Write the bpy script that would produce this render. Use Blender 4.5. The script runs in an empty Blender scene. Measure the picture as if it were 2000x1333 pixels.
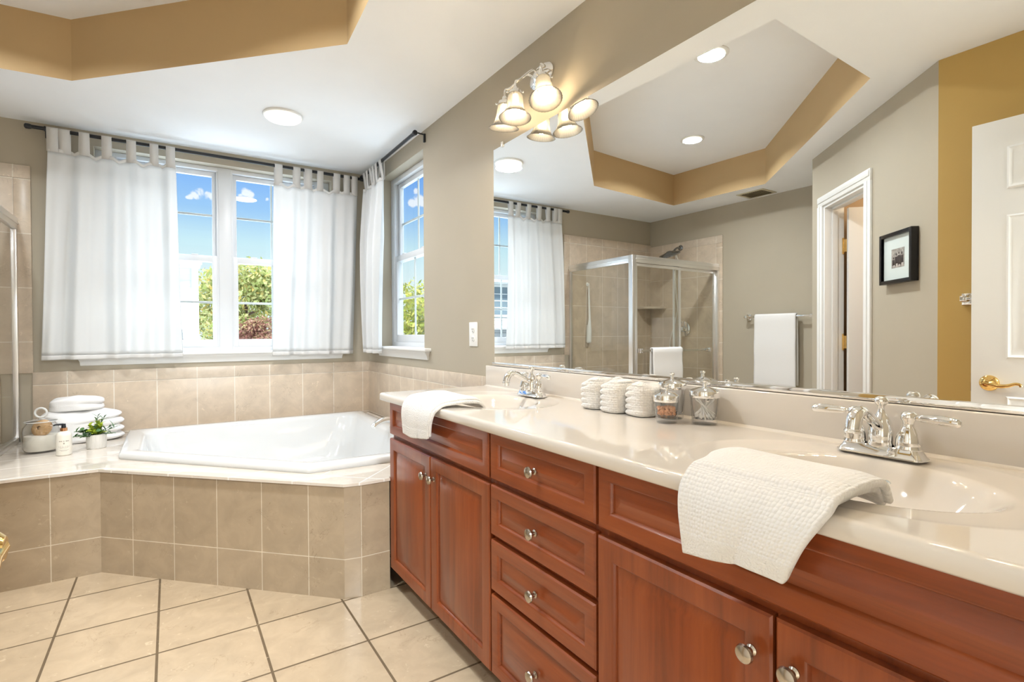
import bpy, bmesh, math, random
from mathutils import Vector, Matrix, Euler
random.seed(7)
S = bpy.context.scene
COL = S.collection
pi = math.pi
# ---------------------------------------------------------------- camera, world, sun, exposure
EYE = 1.15
cam_d = bpy.data.cameras.new('camera'); cam = bpy.data.objects.new('camera', cam_d); COL.objects.link(cam)
YAW, PITCH, ROLL = .5798, -.0113, -.005
_f = Vector((math.sin(YAW)*math.cos(PITCH), math.cos(YAW)*math.cos(PITCH), math.sin(PITCH)))
_r = Vector((math.cos(YAW), -math.sin(YAW), 0)); _u = _r.cross(_f)
_r2 = _r*math.cos(ROLL)+_u*math.sin(ROLL); _u2 = _u*math.cos(ROLL)-_r*math.sin(ROLL)
_m = Matrix((_r2, _u2, -_f)).transposed().to_4x4(); _m.translation = (0, 0, EYE)
cam.matrix_world = _m
cam_d.sensor_width = 36; cam_d.lens = 1019.86/2000*36; cam_d.shift_y = -(666.5-663.34)/2000
cam_d.clip_start = .02; cam_d.clip_end = 300
S.camera = cam
S.view_settings.view_transform = 'Standard'; S.view_settings.look = 'None'
S.view_settings.gamma = 1; S.view_settings.use_curve_mapping = False
S.view_settings.exposure = 1.2

def pixdir(u, v):
    return (_f + _r2*((u-1000)/1019.86) - _u2*((v-663.34)/1019.86)).normalized()

def nt_new(tree):
    tree.nodes.clear()
    def N(t, **k):
        n = tree.nodes.new(t)
        for a, b in k.items():
            if a == 'inp':
                for i, val in b.items(): n.inputs[i].default_value = val
            else: setattr(n, a, b)
        return n
    return N, tree.links.new

ZEN = 4.5
world = bpy.data.worlds.new('sky'); S.world = world; world.use_nodes = True
N, LK = nt_new(world.node_tree)
tc = N('ShaderNodeTexCoord'); sep = N('ShaderNodeSeparateXYZ'); LK(tc.outputs['Generated'], sep.inputs[0])
ramp = N('ShaderNodeValToRGB'); LK(sep.outputs['Z'], ramp.inputs[0])
cr = ramp.color_ramp; cr.elements[0].position = .0; cr.elements[0].color = (.42, .48, .50, 1)
cr.elements[1].position = .95; cr.elements[1].color = (.05, .14, .42, 1)
for p, c in ((.09, (.38, .44, .46, 1)), (.155, (.29, .40, .45, 1)), (.21, (.165, .285, .45, 1)), (.29, (.08, .19, .44, 1))):
    e = cr.elements.new(p); e.color = c
noi = N('ShaderNodeTexNoise', inp={'Scale': 48, 'Detail': 6, 'Roughness': .62}); LK(tc.outputs['Generated'], noi.inputs['Vector'])
acc = None
for (u, v, w) in ((393, 377, .0115), (382, 382, .009), (404, 379, .0105), (373, 385, .006), (412, 383, .008), (477, 377, .010), (470, 383, .008), (487, 381, .0095), (522, 389, .005), (366, 386, .004),
                  (819, 392, .015), (807, 397, .011), (812, 373, .008), (826, 398, .012)):
    d = pixdir(u, v)
    dist = N('ShaderNodeVectorMath', operation='DISTANCE'); LK(tc.outputs['Generated'], dist.inputs[0]); dist.inputs[1].default_value = d
    m1 = N('ShaderNodeMath', operation='DIVIDE'); LK(dist.outputs['Value'], m1.inputs[0]); m1.inputs[1].default_value = w*1.0
    m2 = N('ShaderNodeMath', operation='SUBTRACT', use_clamp=True); m2.inputs[0].default_value = 1.25; LK(m1.outputs[0], m2.inputs[1])
    if acc is None: acc = m2
    else:
        mx = N('ShaderNodeMath', operation='MAXIMUM'); LK(acc.outputs[0], mx.inputs[0]); LK(m2.outputs[0], mx.inputs[1]); acc = mx
# bright zenith above the view, added to send more daylight through the windows
noi2 = N('ShaderNodeTexNoise', inp={'Scale': 2.2, 'Detail': 5}); LK(tc.outputs['Generated'], noi2.inputs['Vector'])
nr = N('ShaderNodeMapRange', inp={1: .32, 2: .68, 3: -.45, 4: .30}); LK(noi.outputs['Fac'], nr.inputs[0])
ad = N('ShaderNodeMath', operation='ADD'); LK(acc.outputs[0], ad.inputs[0]); LK(nr.outputs[0], ad.inputs[1])
mul = N('ShaderNodeMapRange', interpolation_type='SMOOTHSTEP', inp={1: .38, 2: .85, 3: 0, 4: .85}); LK(ad.outputs[0], mul.inputs[0])
zen = N('ShaderNodeMapRange', interpolation_type='SMOOTHSTEP', inp={1: .42, 2: .60, 3: 0, 4: 1}); LK(sep.outputs['Z'], zen.inputs[0])
zc = N('ShaderNodeMath', operation='MULTIPLY'); LK(zen.outputs[0], zc.inputs[0])
zn = N('ShaderNodeMapRange', inp={1: .4, 2: .6, 3: .45, 4: .95}); LK(noi2.outputs['Fac'], zn.inputs[0]); LK(zn.outputs[0], zc.inputs[1])
cmax = N('ShaderNodeMath', operation='MAXIMUM'); LK(mul.outputs[0], cmax.inputs[0]); LK(zc.outputs[0], cmax.inputs[1])
ccol = N('ShaderNodeMixRGB'); LK(zen.outputs[0], ccol.inputs['Fac']); ccol.inputs[1].default_value = (.47, .475, .50, 1); ccol.inputs[2].default_value = (ZEN*.92, ZEN, ZEN*1.10, 1)
mixc = N('ShaderNodeMixRGB'); LK(cmax.outputs[0], mixc.inputs['Fac']); LK(ramp.outputs[0], mixc.inputs[1]); LK(ccol.outputs[0], mixc.inputs[2])
bg = N('ShaderNodeBackground', inp={'Strength': 1.0}); LK(mixc.outputs[0], bg.inputs[0])
out = N('ShaderNodeOutputWorld'); LK(bg.outputs[0], out.inputs[0])

def lamp(name, kind, loc, energy, col=(1, 1, 1), rot=(0, 0, 0), **k):
    d = bpy.data.lights.new(name, kind); d.energy = energy; d.color = col
    for a, b in k.items(): setattr(d, a, b)
    o = bpy.data.objects.new(name, d); o.location = loc; o.rotation_euler = rot; COL.objects.link(o); return o
lamp('sun', 'SUN', (0, 0, 20), 1.8, (1, .95, .86), (math.radians(52), 0, math.radians(-38)), angle=.01)
WARM = (1, .86, .68)
CANS = ((.105, 1.925), (-.926, 2.857))
TANX, FIX_Y = 0, (1.86, .50)

# ---------------------------------------------------------------- frame of the room
W = 1.384          # plane of the vanity wall mirror
MA = .0093; YB = 4.2998; XL = -2.081
ZC, ZT = 2.465, 2.779
def back(x, off=0, z=0): return Vector((x, (YB-off-x*math.sin(MA))/math.cos(MA), z))
def left(y, off=0, z=0): return Vector(((XL+off+y*math.sin(MA))/math.cos(MA), y, z))

# ---------------------------------------------------------------- materials
MATS = {}
def mat(name, base=(.8, .8, .8), rough=.5, metal=0, spec=.5, bump=None, trans=0, ior=1.45, noise=None, coat=0, emit=None, coords='Object'):
    m = bpy.data.materials.new(name); m.use_nodes = True
    N, LK = nt_new(m.node_tree)
    b = N('ShaderNodeBsdfPrincipled'); o = N('ShaderNodeOutputMaterial'); LK(b.outputs[0], o.inputs[0])
    b.inputs['Base Color'].default_value = (*base, 1); b.inputs['Roughness'].default_value = rough
    b.inputs['Metallic'].default_value = metal; b.inputs['Specular IOR Level'].default_value = spec
    b.inputs['Transmission Weight'].default_value = trans; b.inputs['IOR'].default_value = ior
    b.inputs['Coat Weight'].default_value = coat; b.inputs['Coat Roughness'].default_value = .05
    if emit: b.inputs['Emission Color'].default_value = (*emit[0], 1); b.inputs['Emission Strength'].default_value = emit[1]
    t = N('ShaderNodeTexCoord')
    if noise:   # (scale, amount)
        n = N('ShaderNodeTexNoise', inp={'Scale': noise[0], 'Detail': 5}); LK(t.outputs[coords], n.inputs['Vector'])
        mr = N('ShaderNodeMapRange', inp={1: .3, 2: .7, 3: 1-noise[1], 4: 1+noise[1]}); LK(n.outputs['Fac'], mr.inputs[0])
        mx = N('ShaderNodeVectorMath', operation='SCALE'); mx.inputs[0].default_value = base; LK(mr.outputs[0], mx.inputs['Scale'])
        LK(mx.outputs[0], b.inputs['Base Color'])
    if bump:    # (scale, strength, distance)
        n = N('ShaderNodeTexNoise', inp={'Scale': bump[0], 'Detail': 3}); LK(t.outputs[coords], n.inputs['Vector'])
        bp = N('ShaderNodeBump', inp={'Strength': bump[1], 'Distance': bump[2]}); LK(n.outputs['Fac'], bp.inputs['Height']); LK(bp.outputs[0], b.inputs['Normal'])
    MATS[name] = m; return m

def tile_mat(name, c1, c2, grout, w, h, mortar, rough, vein=.10):
    m = bpy.data.materials.new(name); m.use_nodes = True
    N, LK = nt_new(m.node_tree)
    b = N('ShaderNodeBsdfPrincipled'); o = N('ShaderNodeOutputMaterial'); LK(b.outputs[0], o.inputs[0])
    uv = N('ShaderNodeUVMap')
    br = N('ShaderNodeTexBrick', offset=0, squash=1, inp={'Scale': 1, 'Mortar Size': mortar, 'Mortar Smooth': .1, 'Brick Width': w, 'Row Height': h, 'Bias': 0})
    LK(uv.outputs[0], br.inputs['Vector'])
    br.inputs['Color1'].default_value = (*c1, 1); br.inputs['Color2'].default_value = (*c2, 1); br.inputs['Mortar'].default_value = (*grout, 1)
    n1 = N('ShaderNodeTexNoise', inp={'Scale': 9, 'Detail': 8, 'Roughness': .62, 'Distortion': .6}); LK(uv.outputs[0], n1.inputs['Vector'])
    mr = N('ShaderNodeMapRange', inp={1: .32, 2: .68, 3: 1-vein, 4: 1+vein}); LK(n1.outputs['Fac'], mr.inputs[0])
    mx = N('ShaderNodeVectorMath', operation='SCALE'); LK(br.outputs['Color'], mx.inputs[0]); LK(mr.outputs[0], mx.inputs['Scale'])
    # thin pale and dark marble veins
    n2 = N('ShaderNodeTexNoise', inp={'Scale': 10, 'Detail': 5, 'Roughness': .55, 'Distortion': 1.6}); LK(uv.outputs[0], n2.inputs['Vector'])
    a = N('ShaderNodeMath', operation='SUBTRACT'); LK(n2.outputs['Fac'], a.inputs[0]); a.inputs[1].default_value = .57
    a2 = N('ShaderNodeMath', operation='ABSOLUTE'); LK(a.outputs[0], a2.inputs[0])
    v = N('ShaderNodeMapRange', inp={1: .0, 2: .010, 3: .55, 4: 0}); LK(a2.outputs[0], v.inputs[0])
    n3 = N('ShaderNodeTexNoise', inp={'Scale': 5, 'Detail': 2}); LK(uv.outputs[0], n3.inputs['Vector'])
    v3 = N('ShaderNodeMapRange', inp={1: .50, 2: .60, 3: 0, 4: 1}); LK(n3.outputs['Fac'], v3.inputs[0])
    vm = N('ShaderNodeMath', operation='MULTIPLY'); LK(v.outputs[0], vm.inputs[0]); LK(v3.outputs[0], vm.inputs[1])
    mk = N('ShaderNodeMixRGB'); LK(vm.outputs[0], mk.inputs['Fac']); LK(mx.outputs[0], mk.inputs[1]); mk.inputs[2].default_value = (c1[0]*.55, c1[1]*.5, c1[2]*.45, 1)
    n4 = N('ShaderNodeTexNoise', inp={'Scale': 30, 'Detail': 3, 'Distortion': 1.2}); LK(uv.outputs[0], n4.inputs['Vector'])
    v4 = N('ShaderNodeMapRange', inp={1: .66, 2: .74, 3: 0, 4: .45}); LK(n4.outputs['Fac'], v4.inputs[0])
    mf = N('ShaderNodeMixRGB'); LK(v4.outputs[0], mf.inputs['Fac']); LK(mk.outputs[0], mf.inputs[1]); mf.inputs[2].default_value = (min(1, c1[0]*1.5), min(1, c1[1]*1.55), min(1, c1[2]*1.6), 1)
    LK(mf.outputs[0], b.inputs['Base Color'])
    rr = N('ShaderNodeMapRange', inp={1: 0, 2: 1, 3: rough, 4: .8}); LK(br.outputs['Fac'], rr.inputs[0]); LK(rr.outputs[0], b.inputs['Roughness'])
    bp = N('ShaderNodeBump', inp={'Strength': .5, 'Distance': .002}); bp.invert = True; LK(br.outputs['Fac'], bp.inputs['Height']); LK(bp.outputs[0], b.inputs['Normal'])
    MATS[name] = m; return m

def wood_mat(name, axis):
    m = bpy.data.materials.new(name); m.use_nodes = True
    N, LK = nt_new(m.node_tree)
    b = N('ShaderNodeBsdfPrincipled'); o = N('ShaderNodeOutputMaterial'); LK(b.outputs[0], o.inputs[0])
    t = N('ShaderNodeTexCoord'); mp = N('ShaderNodeMapping'); LK(t.outputs['Object'], mp.inputs[0])
    sc = [14, 14, 14]; sc[axis] = 1.1; mp.inputs['Scale'].default_value = sc
    n1 = N('ShaderNodeTexNoise', inp={'Scale': 1.6, 'Detail': 7, 'Roughness': .6, 'Distortion': .5}); LK(mp.outputs[0], n1.inputs['Vector'])
    mp2 = N('ShaderNodeMapping'); LK(t.outputs['Object'], mp2.inputs[0]); s2 = [150, 150, 150]; s2[axis] = 5; mp2.inputs['Scale'].default_value = s2
    n2 = N('ShaderNodeTexNoise', inp={'Scale': 1, 'Detail': 3}); LK(mp2.outputs[0], n2.inputs['Vector'])
    mx = N('ShaderNodeMath', operation='MULTIPLY_ADD', inp={1: .25}); LK(n2.outputs['Fac'], mx.inputs[0]); LK(n1.outputs['Fac'], mx.inputs[2])
    r = N('ShaderNodeValToRGB'); LK(mx.outputs[0], r.inputs[0])
    r.color_ramp.elements[0].position = .36; r.color_ramp.elements[0].color = (.155, .034, .0095, 1)
    r.color_ramp.elements[1].position = .86; r.color_ramp.elements[1].color = (.31, .075, .020, 1)
    e = r.color_ramp.elements.new(.6); e.color = (.24, .053, .014, 1)
    LK(r.outputs[0], b.inputs['Base Color']); b.inputs['Roughness'].default_value = .32
    b.inputs['Specular IOR Level'].default_value = .32; b.inputs['Coat Weight'].default_value = .28; b.inputs['Coat Roughness'].default_value = .08
    MATS[name] = m; return m

def thin_glass(name, tint=(1, 1, 1), fac=1.0):
    m = bpy.data.materials.new(name); m.use_nodes = True
    N, LK = nt_new(m.node_tree)
    tr = N('ShaderNodeBsdfTransparent'); tr.inputs[0].default_value = (*tint, 1)
    gl = N('ShaderNodeBsdfGlossy', inp={'Roughness': .0}); fr = N('ShaderNodeFresnel', inp={'IOR': 1.5})
    ge = N('ShaderNodeNewGeometry'); iv = N('ShaderNodeMath', operation='SUBTRACT', inp={0: 1.0}); LK(ge.outputs['Backfacing'], iv.inputs[1])
    m0 = N('ShaderNodeMath', operation='MULTIPLY', inp={1: fac}); LK(fr.outputs[0], m0.inputs[0])
    mm = N('ShaderNodeMath', operation='MULTIPLY'); LK(m0.outputs[0], mm.inputs[0]); LK(iv.outputs[0], mm.inputs[1])
    mx = N('ShaderNodeMixShader'); LK(mm.outputs[0], mx.inputs[0]); LK(tr.outputs[0], mx.inputs[1]); LK(gl.outputs[0], mx.inputs[2])
    o = N('ShaderNodeOutputMaterial'); LK(mx.outputs[0], o.inputs[0]); MATS[name] = m; return m

def cloth_mat(name, col, transl, weave=None):
    m = bpy.data.materials.new(name); m.use_nodes = True
    N, LK = nt_new(m.node_tree)
    d = N('ShaderNodeBsdfDiffuse', inp={0: (*col, 1)}); t = N('ShaderNodeBsdfTranslucent', inp={0: (*col, 1)})
    mx = N('ShaderNodeMixShader', inp={0: transl}); LK(d.outputs[0], mx.inputs[1]); LK(t.outputs[0], mx.inputs[2])
    o = N('ShaderNodeOutputMaterial'); LK(mx.outputs[0], o.inputs[0]); MATS[name] = m
    return m

def terry_mat(name, col, scale, dist, knit=False):
    m = bpy.data.materials.new(name); m.use_nodes = True
    N, LK = nt_new(m.node_tree)
    b = N('ShaderNodeBsdfPrincipled', inp={'Roughness': .95, 'Specular IOR Level': .1}); b.inputs['Base Color'].default_value = (*col, 1)
    b.inputs['Sheen Weight'].default_value = .25
    o = N('ShaderNodeOutputMaterial'); LK(b.outputs[0], o.inputs[0]); t = N('ShaderNodeTexCoord')
    if knit:
        v = N('ShaderNodeTexVoronoi', inp={'Scale': scale, 'Randomness': .35}); LK(t.outputs['UV'], v.inputs['Vector']); src = v.outputs['Distance']
        bp = N('ShaderNodeBump', inp={'Strength': 1, 'Distance': dist}); bp.invert = True
    else:
        v = N('ShaderNodeTexNoise', inp={'Scale': scale, 'Detail': 3}); LK(t.outputs['Object'], v.inputs['Vector']); src = v.outputs['Fac']
        bp = N('ShaderNodeBump', inp={'Strength': 1, 'Distance': dist})
    LK(src, bp.inputs['Height']); LK(bp.outputs[0], b.inputs['Normal']); MATS[name] = m; return m

PAINT = mat('greige_paint', (.470, .418, .327), .6, spec=.3, noise=(3, .02), bump=(220, .12, .001))
PAINT_TRAY_WARMLIT = mat('tray_warm_lit_paint', (.58, .41, .215), .6, spec=.3, noise=(3, .02))  # wall paint with the warm light on the tray sides mixed into its colour
PAINT_ENTRY_WARMLIT = mat('entry_warm_lit_paint', (.55, .37, .125), .6, spec=.3, noise=(3, .02))  # same wall paint, warm lamplight near the entry put into the colour
CEIL = mat('ceiling_white', (.92, .935, .95), .8, spec=.2, noise=(4, .01))
TRIMW = mat('trim_white', (.84, .84, .82), .35)
VINYL = mat('vinyl_white', (.72, .74, .76), .35)
WTILE = tile_mat('wall_tile', (.60, .49, .375), (.64, .53, .41), (.80, .73, .63), .234, .331, .0028, .32)
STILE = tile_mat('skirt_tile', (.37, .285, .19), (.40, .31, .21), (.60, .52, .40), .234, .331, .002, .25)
DTILE = tile_mat('deck_tile', (.64, .57, .49), (.68, .61, .53), (.78, .75, .70), .234, .234, .0025, .06, .06)
FTILE = tile_mat('floor_tile', (.49, .38, .255), (.52, .405, .275), (.14, .095, .05), .331, .345, .0045, .2, .08)
WOODV = wood_mat('cherry_wood_upright', 2); WOODH = wood_mat('cherry_wood_along', 1)
CAVE = mat('cabinet_dark', (.05, .016, .008), .6)
MARBLE = mat('cultured_marble', (.70, .645, .58), .05, coat=.3, noise=(5, .012))
CHROME = mat('chrome', (.90, .90, .90), .04, 1)
NICKEL = mat('brushed_nickel', (.47, .42, .355), .22, 1)
GOLD = mat('polished_brass', (.86, .58, .22), .12, 1)
ALU = mat('polished_aluminium', (.90, .90, .90), .28, 1)
GUN = mat('dark_chrome', (.35, .36, .37), .15, 1)
MIRROR = mat('mirror_silver', (.93, .94, .93), .0, 1)
BLACK = mat('black_rod', (.012, .014, .018), .35)
FRAMEB = mat('black_frame', (.012, .011, .011), .3)
PORC = mat('white_acrylic', (.67, .675, .67), .10, coat=.3)
CURT = cloth_mat('curtain_cotton', (.89, .90, .90), .37)
CURTH = cloth_mat('curtain_hem', (.82, .81, .79), .22)
TOWELB = terry_mat('terry_white', (.80, .775, .74), 260, .004)
TOWELK = terry_mat('terry_waffle', (.88, .87, .86), 42, .012, True)
TOWELF = terry_mat('terry_fine', (.89, .88, .87), 420, .002)
GLASS = mat('clear_glass', (1, 1, 1), .0, trans=1, ior=1.47)
PANE = thin_glass('window_glass', (.96, .98, .97), .6)
SHGL = thin_glass('shower_glass', (.93, .93, .90), 2.0)
JARG = thin_glass('jar_glass', (.985, .985, .975), 2.2)
N, LK = (lambda t, **k: JARG.node_tree.nodes.new(t)), JARG.node_tree.links.new
lw = N('ShaderNodeLayerWeight'); lw.inputs[0].default_value = .35
mr = N('ShaderNodeMapRange'); mr.inputs[1].default_value = .55; mr.inputs[2].default_value = 1; mr.inputs[3].default_value = .985; mr.inputs[4].default_value = .45; LK(lw.outputs['Facing'], mr.inputs[0])
for q in JARG.node_tree.nodes:
    if q.type == 'BSDF_TRANSPARENT': LK(mr.outputs[0], q.inputs[0])
PLASTIC = mat('white_plastic', (.86, .86, .84), .3)
DARK = mat('slot_dark', (.03, .03, .03), .6)
EMITW = mat('lit_lens', (.9, .9, .85), .4, emit=((1, .91, .76), .40))
EMITB = mat('lit_bulb', (.9, .9, .85), .4, emit=((1, .82, .58), 9.0))
MATW = mat('mat_board', (.82, .83, .84), .7)

# ---------------------------------------------------------------- mesh helpers
class G:
    def __init__(self): self.bm = bmesh.new(); self.M = Matrix.Identity(4)
    def v(self, p): return self.bm.verts.new(self.M @ Vector(p))
    def box(self, x0, x1, y0, y1, z0, z1, bev=0, seg=2):
        vs = [self.v((x, y, z)) for x in (x0, x1) for y in (y0, y1) for z in (z0, z1)]
        fs = [self.bm.faces.new([vs[i] for i in q]) for q in ((0, 1, 3, 2), (4, 6, 7, 5), (0, 4, 5, 1), (2, 3, 7, 6), (0, 2, 6, 4), (1, 5, 7, 3))]
        if bev:
            es = list({e for f in fs for e in f.edges})
            bmesh.ops.bevel(self.bm, geom=es, offset=bev, segments=seg, profile=.5, affect='EDGES')
        return self
    def loops(self, L, close=True, cap0=True, cap1=True):
        rows = [[self.v(p) for p in r] for r in L]
        n = len(rows[0])
        for a, b in zip(rows, rows[1:]):
            for i in range(n if close else n-1):
                j = (i+1) % n
                try: self.bm.faces.new((a[i], a[j], b[j], b[i]))
                except ValueError: pass
        if close and cap0: self.bm.faces.new(rows[0][::-1])
        if close and cap1: self.bm.faces.new(rows[-1])
        return self
    def lathe(self, prof, n=28, M=None, cap0=True, cap1=True, rib=0, ribn=0):
        M = M or Matrix.Identity(4); L = []
        for q in prof:
            r, z = q[0], q[1]
            L.append([M @ Vector(((r*(1+(rib*math.cos(ribn*2*pi*i/n) if rib and r > .002 else 0)))*math.cos(2*pi*i/n), (r*(1+(rib*math.cos(ribn*2*pi*i/n) if rib and r > .002 else 0)))*math.sin(2*pi*i/n), z)) for i in range(n)])
        return self.loops(L, True, cap0, cap1)
    def tube(self, pts, r, n=12, smooth=0, caps=True, closed=False):
        P = [Vector(p) for p in pts]
        rs = list(r) if isinstance(r, (list, tuple)) else [r]*len(P)
        if smooth:
            Q, R2 = [], []
            m = len(P)
            for i in range(m-1):
                p0, p1, p2, p3 = P[max(i-1, 0)], P[i], P[i+1], P[min(i+2, m-1)]
                for k in range(smooth):
                    t = k/smooth
                    Q.append(.5*((2*p1)+(p2-p0)*t+(2*p0-5*p1+4*p2-p3)*t*t+(3*p1-p0-3*p2+p3)*t**3)); R2.append(rs[i]*(1-t)+rs[i+1]*t)
            Q.append(P[-1]); R2.append(rs[-1]); P, rs = Q, R2
        L = []; up = None
        m = len(P)
        for i in range(m):
            if closed: t = P[(i+1) % m]-P[i-1]
            else: t = P[min(i+1, m-1)]-P[max(i-1, 0)]
            t = t.normalized() if t.length > 0 else Vector((0, 0, 1))
            if up is None:
                up = Vector((0, 0, 1)) if abs(t.z) < .9 else Vector((1, 0, 0))
            s = t.cross(up).normalized(); up = s.cross(t).normalized()
            L.append([P[i]+(s*math.cos(2*pi*k/n)+up*math.sin(2*pi*k/n))*rs[i] for k in range(n)])
        if closed:
            L.append(L[0]); return self.loops(L, True, False, False)
        return self.loops(L, True, caps, caps)
    def prism(self, poly, z0, z1, bev=0):
        b = [self.v((x, y, z0)) for x, y in poly]; t = [self.v((x, y, z1)) for x, y in poly]; n = len(poly)
        fs = [self.bm.faces.new(b[::-1]), self.bm.faces.new(t)]
        for i in range(n): fs.append(self.bm.faces.new((b[i], b[(i+1) % n], t[(i+1) % n], t[i])))
        if bev:
            bmesh.ops.bevel(self.bm, geom=list({e for f in fs for e in f.edges}), offset=bev, segments=2, profile=.5, affect='EDGES')
        return self
    def grid(self, fn, nu, nv, thick=None, uv=None):
        vs = [[self.v(fn(i/nu, j/nv)) for j in range(nv+1)] for i in range(nu+1)]
        for i in range(nu):
            for j in range(nv): self.bm.faces.new((vs[i][j], vs[i+1][j], vs[i+1][j+1], vs[i][j+1]))
        return self
    def sphere(self, c, r, n=12, sc=(1, 1, 1)):
        m = Matrix.Translation(c) @ Matrix.Diagonal((*[r*q for q in sc], 1))
        bmesh.ops.create_uvsphere(self.bm, u_segments=n, v_segments=max(6, n//2), radius=1, matrix=self.M @ m); return self
    def build(self, name, m, parent=None, loc=None, rot=None, ang=38, uvp=None, merge=True, flip=False):
        if merge: bmesh.ops.remove_doubles(self.bm, verts=self.bm.verts, dist=1e-5)
        bmesh.ops.recalc_face_normals(self.bm, faces=self.bm.faces)
        if flip: bmesh.ops.reverse_faces(self.bm, faces=self.bm.faces)
        me = bpy.data.meshes.new(name); self.bm.to_mesh(me); self.bm.free()
        for p in me.polygons: p.use_smooth = True
        me.set_sharp_from_angle(angle=math.radians(ang))
        me.materials.append(m)
        if uvp:   # function(co, normal) -> (u, v)
            ul = me.uv_layers.new(name='UVMap')
            for p in me.polygons:
                for li in p.loop_indices: ul.data[li].uv = uvp(me.vertices[me.loops[li].vertex_index].co, p.normal)
        o = bpy.data.objects.new(name, me); COL.objects.link(o)
        if parent: o.parent = parent
        if loc is not None: o.location = loc
        if rot is not None: o.rotation_euler = rot
        return o

def tag(o, label, cat, group=None):
    o['label'] = label; o['category'] = cat
    if group: o['group'] = group
    return o
def struct(o): o['kind'] = 'structure'; return o
def thing(name, label, cat, loc=(0, 0, 0), rz=0, group=None):
    o = bpy.data.objects.new(name, None); o.empty_display_size = .1; COL.objects.link(o)
    o.location = loc; o.rotation_euler = (0, 0, rz); return tag(o, label, cat, group)
def sempty(name, loc=(0, 0, 0), rz=0):
    o = bpy.data.objects.new(name, None); COL.objects.link(o); o.location = loc; o.rotation_euler = (0, 0, rz); return struct(o)
def dup(o, loc=None, label=None, rot=None):
    def cp(s, par):
        c = s.copy(); COL.objects.link(c)
        if par: c.parent = par; c.matrix_parent_inverse = s.matrix_parent_inverse
        for ch in [q for q in s.children]: cp(ch, c)
        return c
    c = cp(o, None)
    if loc is not None: c.location = loc
    if rot is not None: c.rotation_euler = rot
    if label: c['label'] = label
    return c
def rpoly(poly, rad, nc=6, ne=4):
    """rounded polygon (counter-clockwise), constant number of points"""
    n = len(poly); out = []; cor = []
    for i in range(n):
        p0, p1, p2 = Vector(poly[i-1]), Vector(poly[i]), Vector(poly[(i+1) % n])
        a, b = (p0-p1).normalized(), (p2-p1).normalized()
        th = math.acos(max(-1, min(1, a.dot(b)))); d = rad/math.tan(th/2)
        c = p1+(a+b).normalized()*(rad/math.sin(th/2)); s, e = p1+a*d, p1+b*d
        a0 = math.atan2(*(s-c).yx); a1 = math.atan2(*(e-c).yx)
        while a1 < a0-1e-9: a1 += 2*pi
        if a1-a0 > pi: a1 -= 2*pi
        cor.append([c+Vector((math.cos(a0+(a1-a0)*k/nc), math.sin(a0+(a1-a0)*k/nc)))*rad for k in range(nc+1)])
    for i in range(n):
        out += cor[i]; s, e = cor[i][-1], cor[(i+1) % n][0]
        out += [s.lerp(e, k/ne) for k in range(1, ne)]
    return out
def inset(poly, d):
    n = len(poly); R = []
    for i in range(n):
        p0, p1, p2 = Vector(poly[i-1]), Vector(poly[i]), Vector(poly[(i+1) % n])
        e1, e2 = (p1-p0).normalized(), (p2-p1).normalized()
        n1, n2 = Vector((-e1.y, e1.x)), Vector((-e2.y, e2.x))
        k = (n1+n2)/(1+n1.dot(n2)); R.append(p1+k*d)
    return R

# ---------------------------------------------------------------- setting: floor, ceiling, walls
g = G(); g.box(-3.6, 1.6, -.25, 4.5, -.06, 0)
struct(g.build('floor', FTILE, uvp=lambda c, n: (c.x+.051+.331*20, c.y-2.272+.345*20)))
TRAY = [(-1.600, 3.608), (-.410, 3.505), (.685, 2.396), (.628, 1.236), (-.285, 1.256), (-1.656, 2.650)]
g = G(); outer = [(-3.6, -.25), (1.6, -.25), (1.6, 4.5), (-3.6, 4.5)]
ov = [g.v((x, y, ZC)) for x, y in outer]; hv = [g.v((x, y, ZC)) for x, y in TRAY]
es = [g.bm.edges.new((ov[i], ov[(i+1) % 4])) for i in range(4)]+[g.bm.edges.new((hv[i], hv[(i+1) % 6])) for i in range(6)]
bmesh.ops.triangle_fill(g.bm, use_beauty=True, use_dissolve=False, edges=es)
ceil = struct(g.build('ceiling', CEIL, ang=20))
g = G(); g.bm.faces.new([g.v((x, y, ZT)) for x, y in [(-1.9, .9), (.95, .9), (.95, 3.9), (-1.9, 3.9)]])
struct(g.build('ceiling_tray', CEIL, ang=20))
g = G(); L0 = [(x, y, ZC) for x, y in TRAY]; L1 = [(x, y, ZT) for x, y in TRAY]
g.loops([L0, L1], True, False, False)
struct(g.build('trim_1', PAINT_TRAY_WARMLIT, ang=10))

# back wall with window opening, right wall with window opening
WO = (-.40, 1.09, 1.02, 2.375)     # x0 x1 z0 z1
WTH = .16
def wall_pieces(g, a0, a1, z0, z1, o, t):
    """local frame: x along, y outwards 0..t, z"""
    x0, x1, w0, w1 = o
    g.box(a0, x0, 0, t, z0, z1); g.box(x1, a1, 0, t, z0, z1); g.box(x0, x1, 0, t, z0, w0); g.box(x0, x1, 0, t, w1, z1)
g = G(); wall_pieces(g, -2.3, 1.6, 0, ZC+.02, WO, WTH)
BO = back(0)
struct(g.build('wall_back', PAINT, loc=BO, rot=(0, 0, -MA), ang=20))
RO = (3.157, 3.968, 1.045, 2.352)
g = G(); g.M = Matrix(((0, 1, 0, W+.002), (1, 0, 0, 0), (0, 0, 1, 0), (0, 0, 0, 1)))
wall_pieces(g, -.25, 4.4, 0, ZC+.02, RO, WTH)
struct(g.build('wall_right', PAINT, ang=20))
g = G(); g.box(-.15, 0, 1.9, 4.5, 0, ZC+.02)
struct(g.build('wall_left', PAINT, loc=left(0), rot=(0, 0, -MA), ang=20))
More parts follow.
